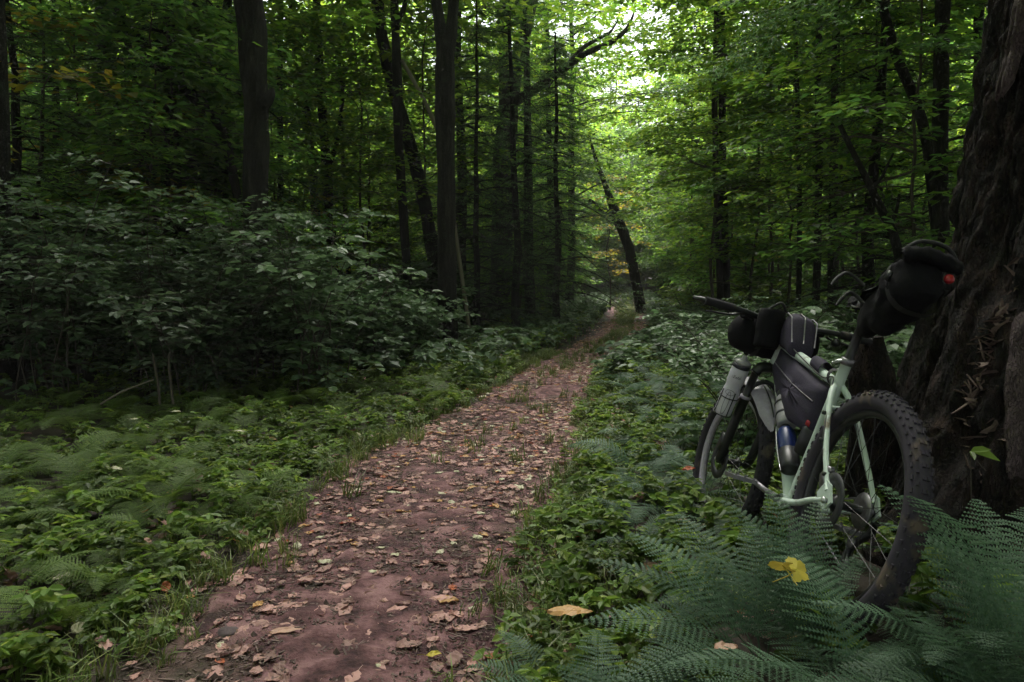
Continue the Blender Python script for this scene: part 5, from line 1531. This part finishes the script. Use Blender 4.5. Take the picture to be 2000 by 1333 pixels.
# fine crumbs, bark bits and twigs trodden into the dirt
cm = MB()
for x, y in sample(11000, (-2, 1.6), (1.9, 7.5), lambda x, y, d: np.clip((.15 - d) * 6, 0, 1)):
    L, w = rng.uniform(.006, .030) * (3 if rng.random() < .06 else 1), rng.uniform(.002, .007); a = rng.uniform(0, 6.3)
    V, F = box((0, 0, 0), (L, w, w * .6), np.array(Matrix.Rotation(a, 3, 'Z')))
    cm.add(V + np.array([x, y, Hs(x, y) + .017]), F)
oct_ = np.array([[1, 0, 0], [0, 1, 0], [-1, 0, 0], [0, -1, 0], [0, 0, 1], [0, 0, -.4]], float)
of_ = np.array([[0, 1, 4], [1, 2, 4], [2, 3, 4], [3, 0, 4], [1, 0, 5], [2, 1, 5], [3, 2, 5], [0, 3, 5]])
for x, y in sample(6000, (-2, 1.6), (1.9, 6), lambda x, y, d: np.clip((.15 - d) * 6, 0, 1)):
    r_ = rng.uniform(.0025, .008) * (2.2 if rng.random() < .03 else 1)
    cm.add(oct_ * rng.uniform(.6, 1.3, (6, 1)) * r_ + np.array([x, y, Hs(x, y) + .016]), of_)
co = cm.build('debris', noise_mat('bark_crumbs', [(.03, .02, .018), (.16, .11, .10)], scale=30, bump=0, island=True))
co.parent = path; tag(co, kind='stuff')

def leaf_thing(px, py, Y, label, mat, L, W, curl=.2, bend=.08, dz=.02, lobed=False, rz=None, tilt=(0, 0), seed=3):
    p = at(px, py, Y)
    o = gen_dead(L, W, curl, bend, seed, lobed).build('fallen_leaf', M[mat])
    z = max(p[2], Hs(p[0], p[1]) + dz)
    o.location = (p[0], p[1], z)
    o.rotation_euler = (tilt[0], tilt[1], rng.uniform(0, 6.3) if rz is None else rz)
    return tag(o, label, 'leaf')
leaf_thing(1112, 1198, 2.0, 'big orange tan leaf lying on the low fern beside the path', 'leaf_orange', .125, .06, -.2, .10, rz=.05, seed=2, dz=.16)
leaf_thing(875, 1193, 2.73, 'yellow orange leaf at the right edge of the path', 'leaf_orange', .085, .05, .2, .1, rz=-.2, seed=4)
leaf_thing(848, 1325, 2.32, 'bright yellow leaf at the bottom edge of the photo', 'leaf_yellow', .05, .03, .3, .1, rz=.2, seed=5)
leaf_thing(968, 1330, 2.30, 'rust red leaf at the bottom edge right of the path', 'leaf_red', .07, .04, .1, .05, rz=0, seed=6)
leaf_thing(1045, 1268, 2.35, 'reddish brown leaf half under the low ferns at bottom centre', 'leaf_red', .07, .03, .1, .05, rz=.1, seed=9, dz=.06)
leaf_thing(1418, 1270, 1.85, 'pinkish curled leaf hanging on a fern at bottom right', 'leaf_pink', .065, .045, .4, .1, rz=.2, seed=7, dz=.12)
leaf_thing(370, 1185, 2.72, 'small orange leaf at the left edge of the path', 'leaf_orange', .05, .03, .3, .1, rz=.1, seed=8)
leaf_thing(505, 1212, 2.66, 'yellow tan leaf standing among pink leaves on the left of the path', 'leaf_orange', .055, .035, .3, .1, rz=1.2, seed=10)
leaf_thing(560, 1276, 2.46, 'long pale leaf with a torn edge lying on the path at bottom', 'leaf_pink', .115, .04, .15, .06, rz=.05, seed=11)
leaf_thing(470, 932, 4.3, 'pale leaf caught on the ferns left of the path', 'leaf_pale', .08, .03, .2, .1, rz=-.3, seed=12, dz=.3)
leaf_thing(232, 1011, 3.45, 'pale upright leaf on the ferns at left', 'leaf_pale', .06, .025, .2, .1, rz=1.1, tilt=(.6, .3), seed=13, dz=.28)
leaf_thing(265, 897, 4.6, 'small pale leaf on the ferns below the left shrubs', 'leaf_pale', .045, .03, .2, .1, rz=.3, seed=14, dz=.3)
leaf_thing(346, 871, 4.9, 'pale leaf high on the ferns beneath the forked shrub stems', 'leaf_pale', .065, .03, .2, .1, rz=.2, seed=15, dz=.3)
leaf_thing(1345, 918, 3.6, 'rusty curled leaf left of the front wheel', 'leaf_red', .075, .05, .5, .1, rz=.3, seed=16, dz=.12)
leaf_thing(1172, 1055, 3.2, 'pinkish leaf on the ground plants left of the front wheel', 'leaf_pink', .07, .045, .4, .1, rz=.6, tilt=(.4, 0), seed=17, dz=.08)
leaf_thing(1085, 1085, 3.15, 'pinkish curled pair of leaf halves at the right edge of the path', 'leaf_pink', .07, .05, .6, .1, rz=.3, tilt=(.3, 0), seed=18)
# yellow maple leaf on the fern: broad and lobed
def maple_leaf(px, py, Y, s, label, rz, tilt):
    a = np.linspace(0, 2 * math.pi, 41)[:-1]
    r = s * (.88 + .20 * np.abs(np.cos(2.5 * a)) ** 1.2 + .07 * np.cos(15 * a)) * np.where(np.abs(np.cos(a / 2)) < .2, .6, 1)
    ring = np.stack([r * np.cos(a), r * np.sin(a), .10 * s * np.sin(3 * a) - .1 * r], 1)
    V = np.concatenate([[[0, 0, .03 * s]], ring * .5 + [0, 0, .02 * s], ring])
    k = np.arange(40); k2 = (k + 1) % 40
    mb = MB().add(V, [np.stack([0 * k, 1 + k, 1 + k2], 1), np.stack([1 + k, 41 + k, 41 + k2, 1 + k2], 1)])
    mb.tube(np.array([[0, 0, 0], [-s * .6, 0, -.02], [-s * 1.3, .01, -.05]]), [.0018, .0014, .001], 4)
    o = mb.build('maple_leaf', M['leaf_yellow'])
    o.location = at(px, py, Y); o.rotation_euler = (tilt[0], tilt[1], rz)
    return tag(o, label, 'leaf')
maple_leaf(1528, 1104, 1.72, .030, 'deep yellow maple leaf on the large fern before the rear wheel', 2.6, (.75, .1))
maple_leaf(1556, 1112, 1.73, .032, 'pale yellow spotted maple leaf touching the deep yellow one', .6, (.7, -.15))

# stones and sticks
def rock(px, py, Y, s, label, mat='stone'):
    p = at(px, py, Y)
    u = np.linspace(0, math.pi, 12); v = np.linspace(0, 2 * math.pi, 20, endpoint=False)
    Uu, Vv = np.meshgrid(u, v, indexing='ij')
    d = np.stack([np.sin(Uu) * np.cos(Vv), np.sin(Uu) * np.sin(Vv), np.cos(Uu)], -1)
    q = 1 + .22 * fbm(d[..., 0] * 2, d[..., 1] * 2, d[..., 2] * 2 + px, 13)
    W = d * q[..., None] * np.array(s)
    i = np.arange(11)[:, None] * 20; j = np.arange(20)[None, :]
    F = np.stack([i + j, i + 20 + j, i + 20 + (j + 1) % 20, i + (j + 1) % 20], -1).reshape(-1, 4)
    o = MB().add(W.reshape(-1, 3), F).build('stone', M[mat], None, True)
    o.location = (p[0], p[1], Hs(p[0], p[1]) + s[2] * .35)
    return tag(o, label, 'stone')
rock(446, 1277, 2.46, (.042, .034, .025), 'dark rounded stone bedded in the path at bottom left')
rock(322, 1322, 2.33, (.040, .026, .016), 'flat pinkish stone at the bottom edge of the path', 'slab')
rock(336, 1258, 2.5, (.014, .012, .012), 'small grey pebble at the left edge of the path', 'slab')
def stick(pix, Y, w, label, mat='dead_wood', ground=True, dz=.012):
    P = np.array([at(px, py, Y) for px, py in pix])
    if ground:
        # slide each point along its sight line down to the soil
        for k in range(len(P)):
            d = norm(P[k] - CAM); 
            for _ in range(12):
                t = (Hs(P[k][0], P[k][1]) + dz - CAM[2]) / d[2]
                P[k] = CAM + d * t
    o0 = P[0].copy()
    mb = MB().tube(spline(P - o0, 16), np.interp(np.linspace(0, 1, 16), np.linspace(0, 1, len(w)), w), 6, jit=.3)
    o = mb.build('stick', M[mat], None, True); o.location = o0
    return tag(o, label, 'stick')
stick([(470, 1040), (500, 1030), (535, 1016)], 3.5, [.006, .008, .004], 'thin pale stick at the left edge of the path')
stick([(1208, 1122), (1235, 1090), (1262, 1066), (1290, 1050)], 2.9, [.007, .012, .012, .006], 'crooked stick covered in bright moss left of the front wheel', 'moss', dz=.06)
stick([(510, 1300), (525, 1288), (560, 1280)], 2.4, [.003, .004, .003], 'thin twig touching the long pale leaf')
stick([(1000, 1000), (960, 992), (925, 996)], 3.8, [.003, .004, .002], 'thin twig across the leaves on the right of the path')
p0 = 5.9
stick([(196, 790), (240, 765), (300, 742)], p0, [.008, .009, .006], 'pale bare branch leaning under the left shrubs', ground=False)
stick([(312, 790), (308, 745), (302, 715), (298, 690)], p0, [.011, .010, .009, .006], 'left one of two pale stems standing under the left shrubs', 'twig', ground=False)
stick([(338, 790), (333, 745), (330, 720), (330, 690)], p0, [.011, .010, .009, .006], 'right one of two pale stems standing under the left shrubs', 'twig', ground=False)
stick([(1925, 920), (1905, 895), (1900, 875)], 2.3, [.002, .002, .001], 'thin stalk of a seedling before the huge trunk', 'twig', ground=False)
# seedling with three pale leaves growing at the foot of the big trunk
sp_ = at(1905, 960, 2.30)
sd = thing('seedling', 'seedling with three pale green leaves before the huge trunk', 'seedling', (sp_[0], sp_[1], Hs(sp_[0], sp_[1])))
top = at(1895, 882, 2.28) - np.array(sd.location)
MB().tube(spline(np.array([[0, 0, -.02], top * [.4, .4, .6], top]), 8), np.linspace(.003, .0015, 8), 5).build('stem', M['twig'], sd)
for d, L in (((1, -.1, .18), .065), ((1, -.2, -.22), .095), ((-.2, -.9, -.3), .045)):
    V, F = leaf_quads([top], [d], [(0, -.55, .8)], L, L * .42, True)
    MB().add(V, F).build('leaf', M['plant'], sd)

# ------------------------------------------------------------------ thin haze in the wood
hz = MB().add(*box((0, 60, 11.5), (300, 290, 28))).build('haze', bpy.data.materials.new('haze_air'))
hm = hz.data.materials[0]; hm.use_nodes = True; hn = hm.node_tree
hn.nodes.remove(hn.nodes['Principled BSDF'])
pv = hn.nodes.new('ShaderNodeVolumePrincipled'); pv.inputs['Density'].default_value = .0011; pv.inputs['Color'].default_value = (.95, .95, .88, 1)
hn.links.new(pv.outputs[0], hn.nodes['Material Output'].inputs['Volume'])
tag(hz, 'faint haze hanging in the wood', kind='stuff')

# ------------------------------------------------------------------ alike plants told apart by their order in the picture
ORD = 'leftmost|second|third|fourth|fifth|sixth|seventh|eighth|ninth|tenth|eleventh|twelfth|thirteenth|fourteenth|fifteenth|sixteenth|seventeenth|eighteenth|nineteenth|twentieth|twenty-first|twenty-second|twenty-third|twenty-fourth|twenty-fifth|twenty-sixth|twenty-seventh'.split('|')
groups = {}
for o in bpy.data.objects:
    if o.get('group') and o.get('label') and o.get('category') in ('tree', 'sapling', 'hemlock', 'shrub', 'fern'):
        groups.setdefault((o['group'], o['label']), []).append(o)
for (gname, lab), os_ in groups.items():
    if 1 < len(os_) <= 27:
        os_.sort(key=lambda o: o.location[0] / max(.5, o.location[1]))
        for k, o in enumerate(os_):
            o['label'] = lab + (', leftmost of its kind' if k == 0 else ', rightmost of its kind' if k == len(os_) - 1 else ', %s from the left' % ORD[k])
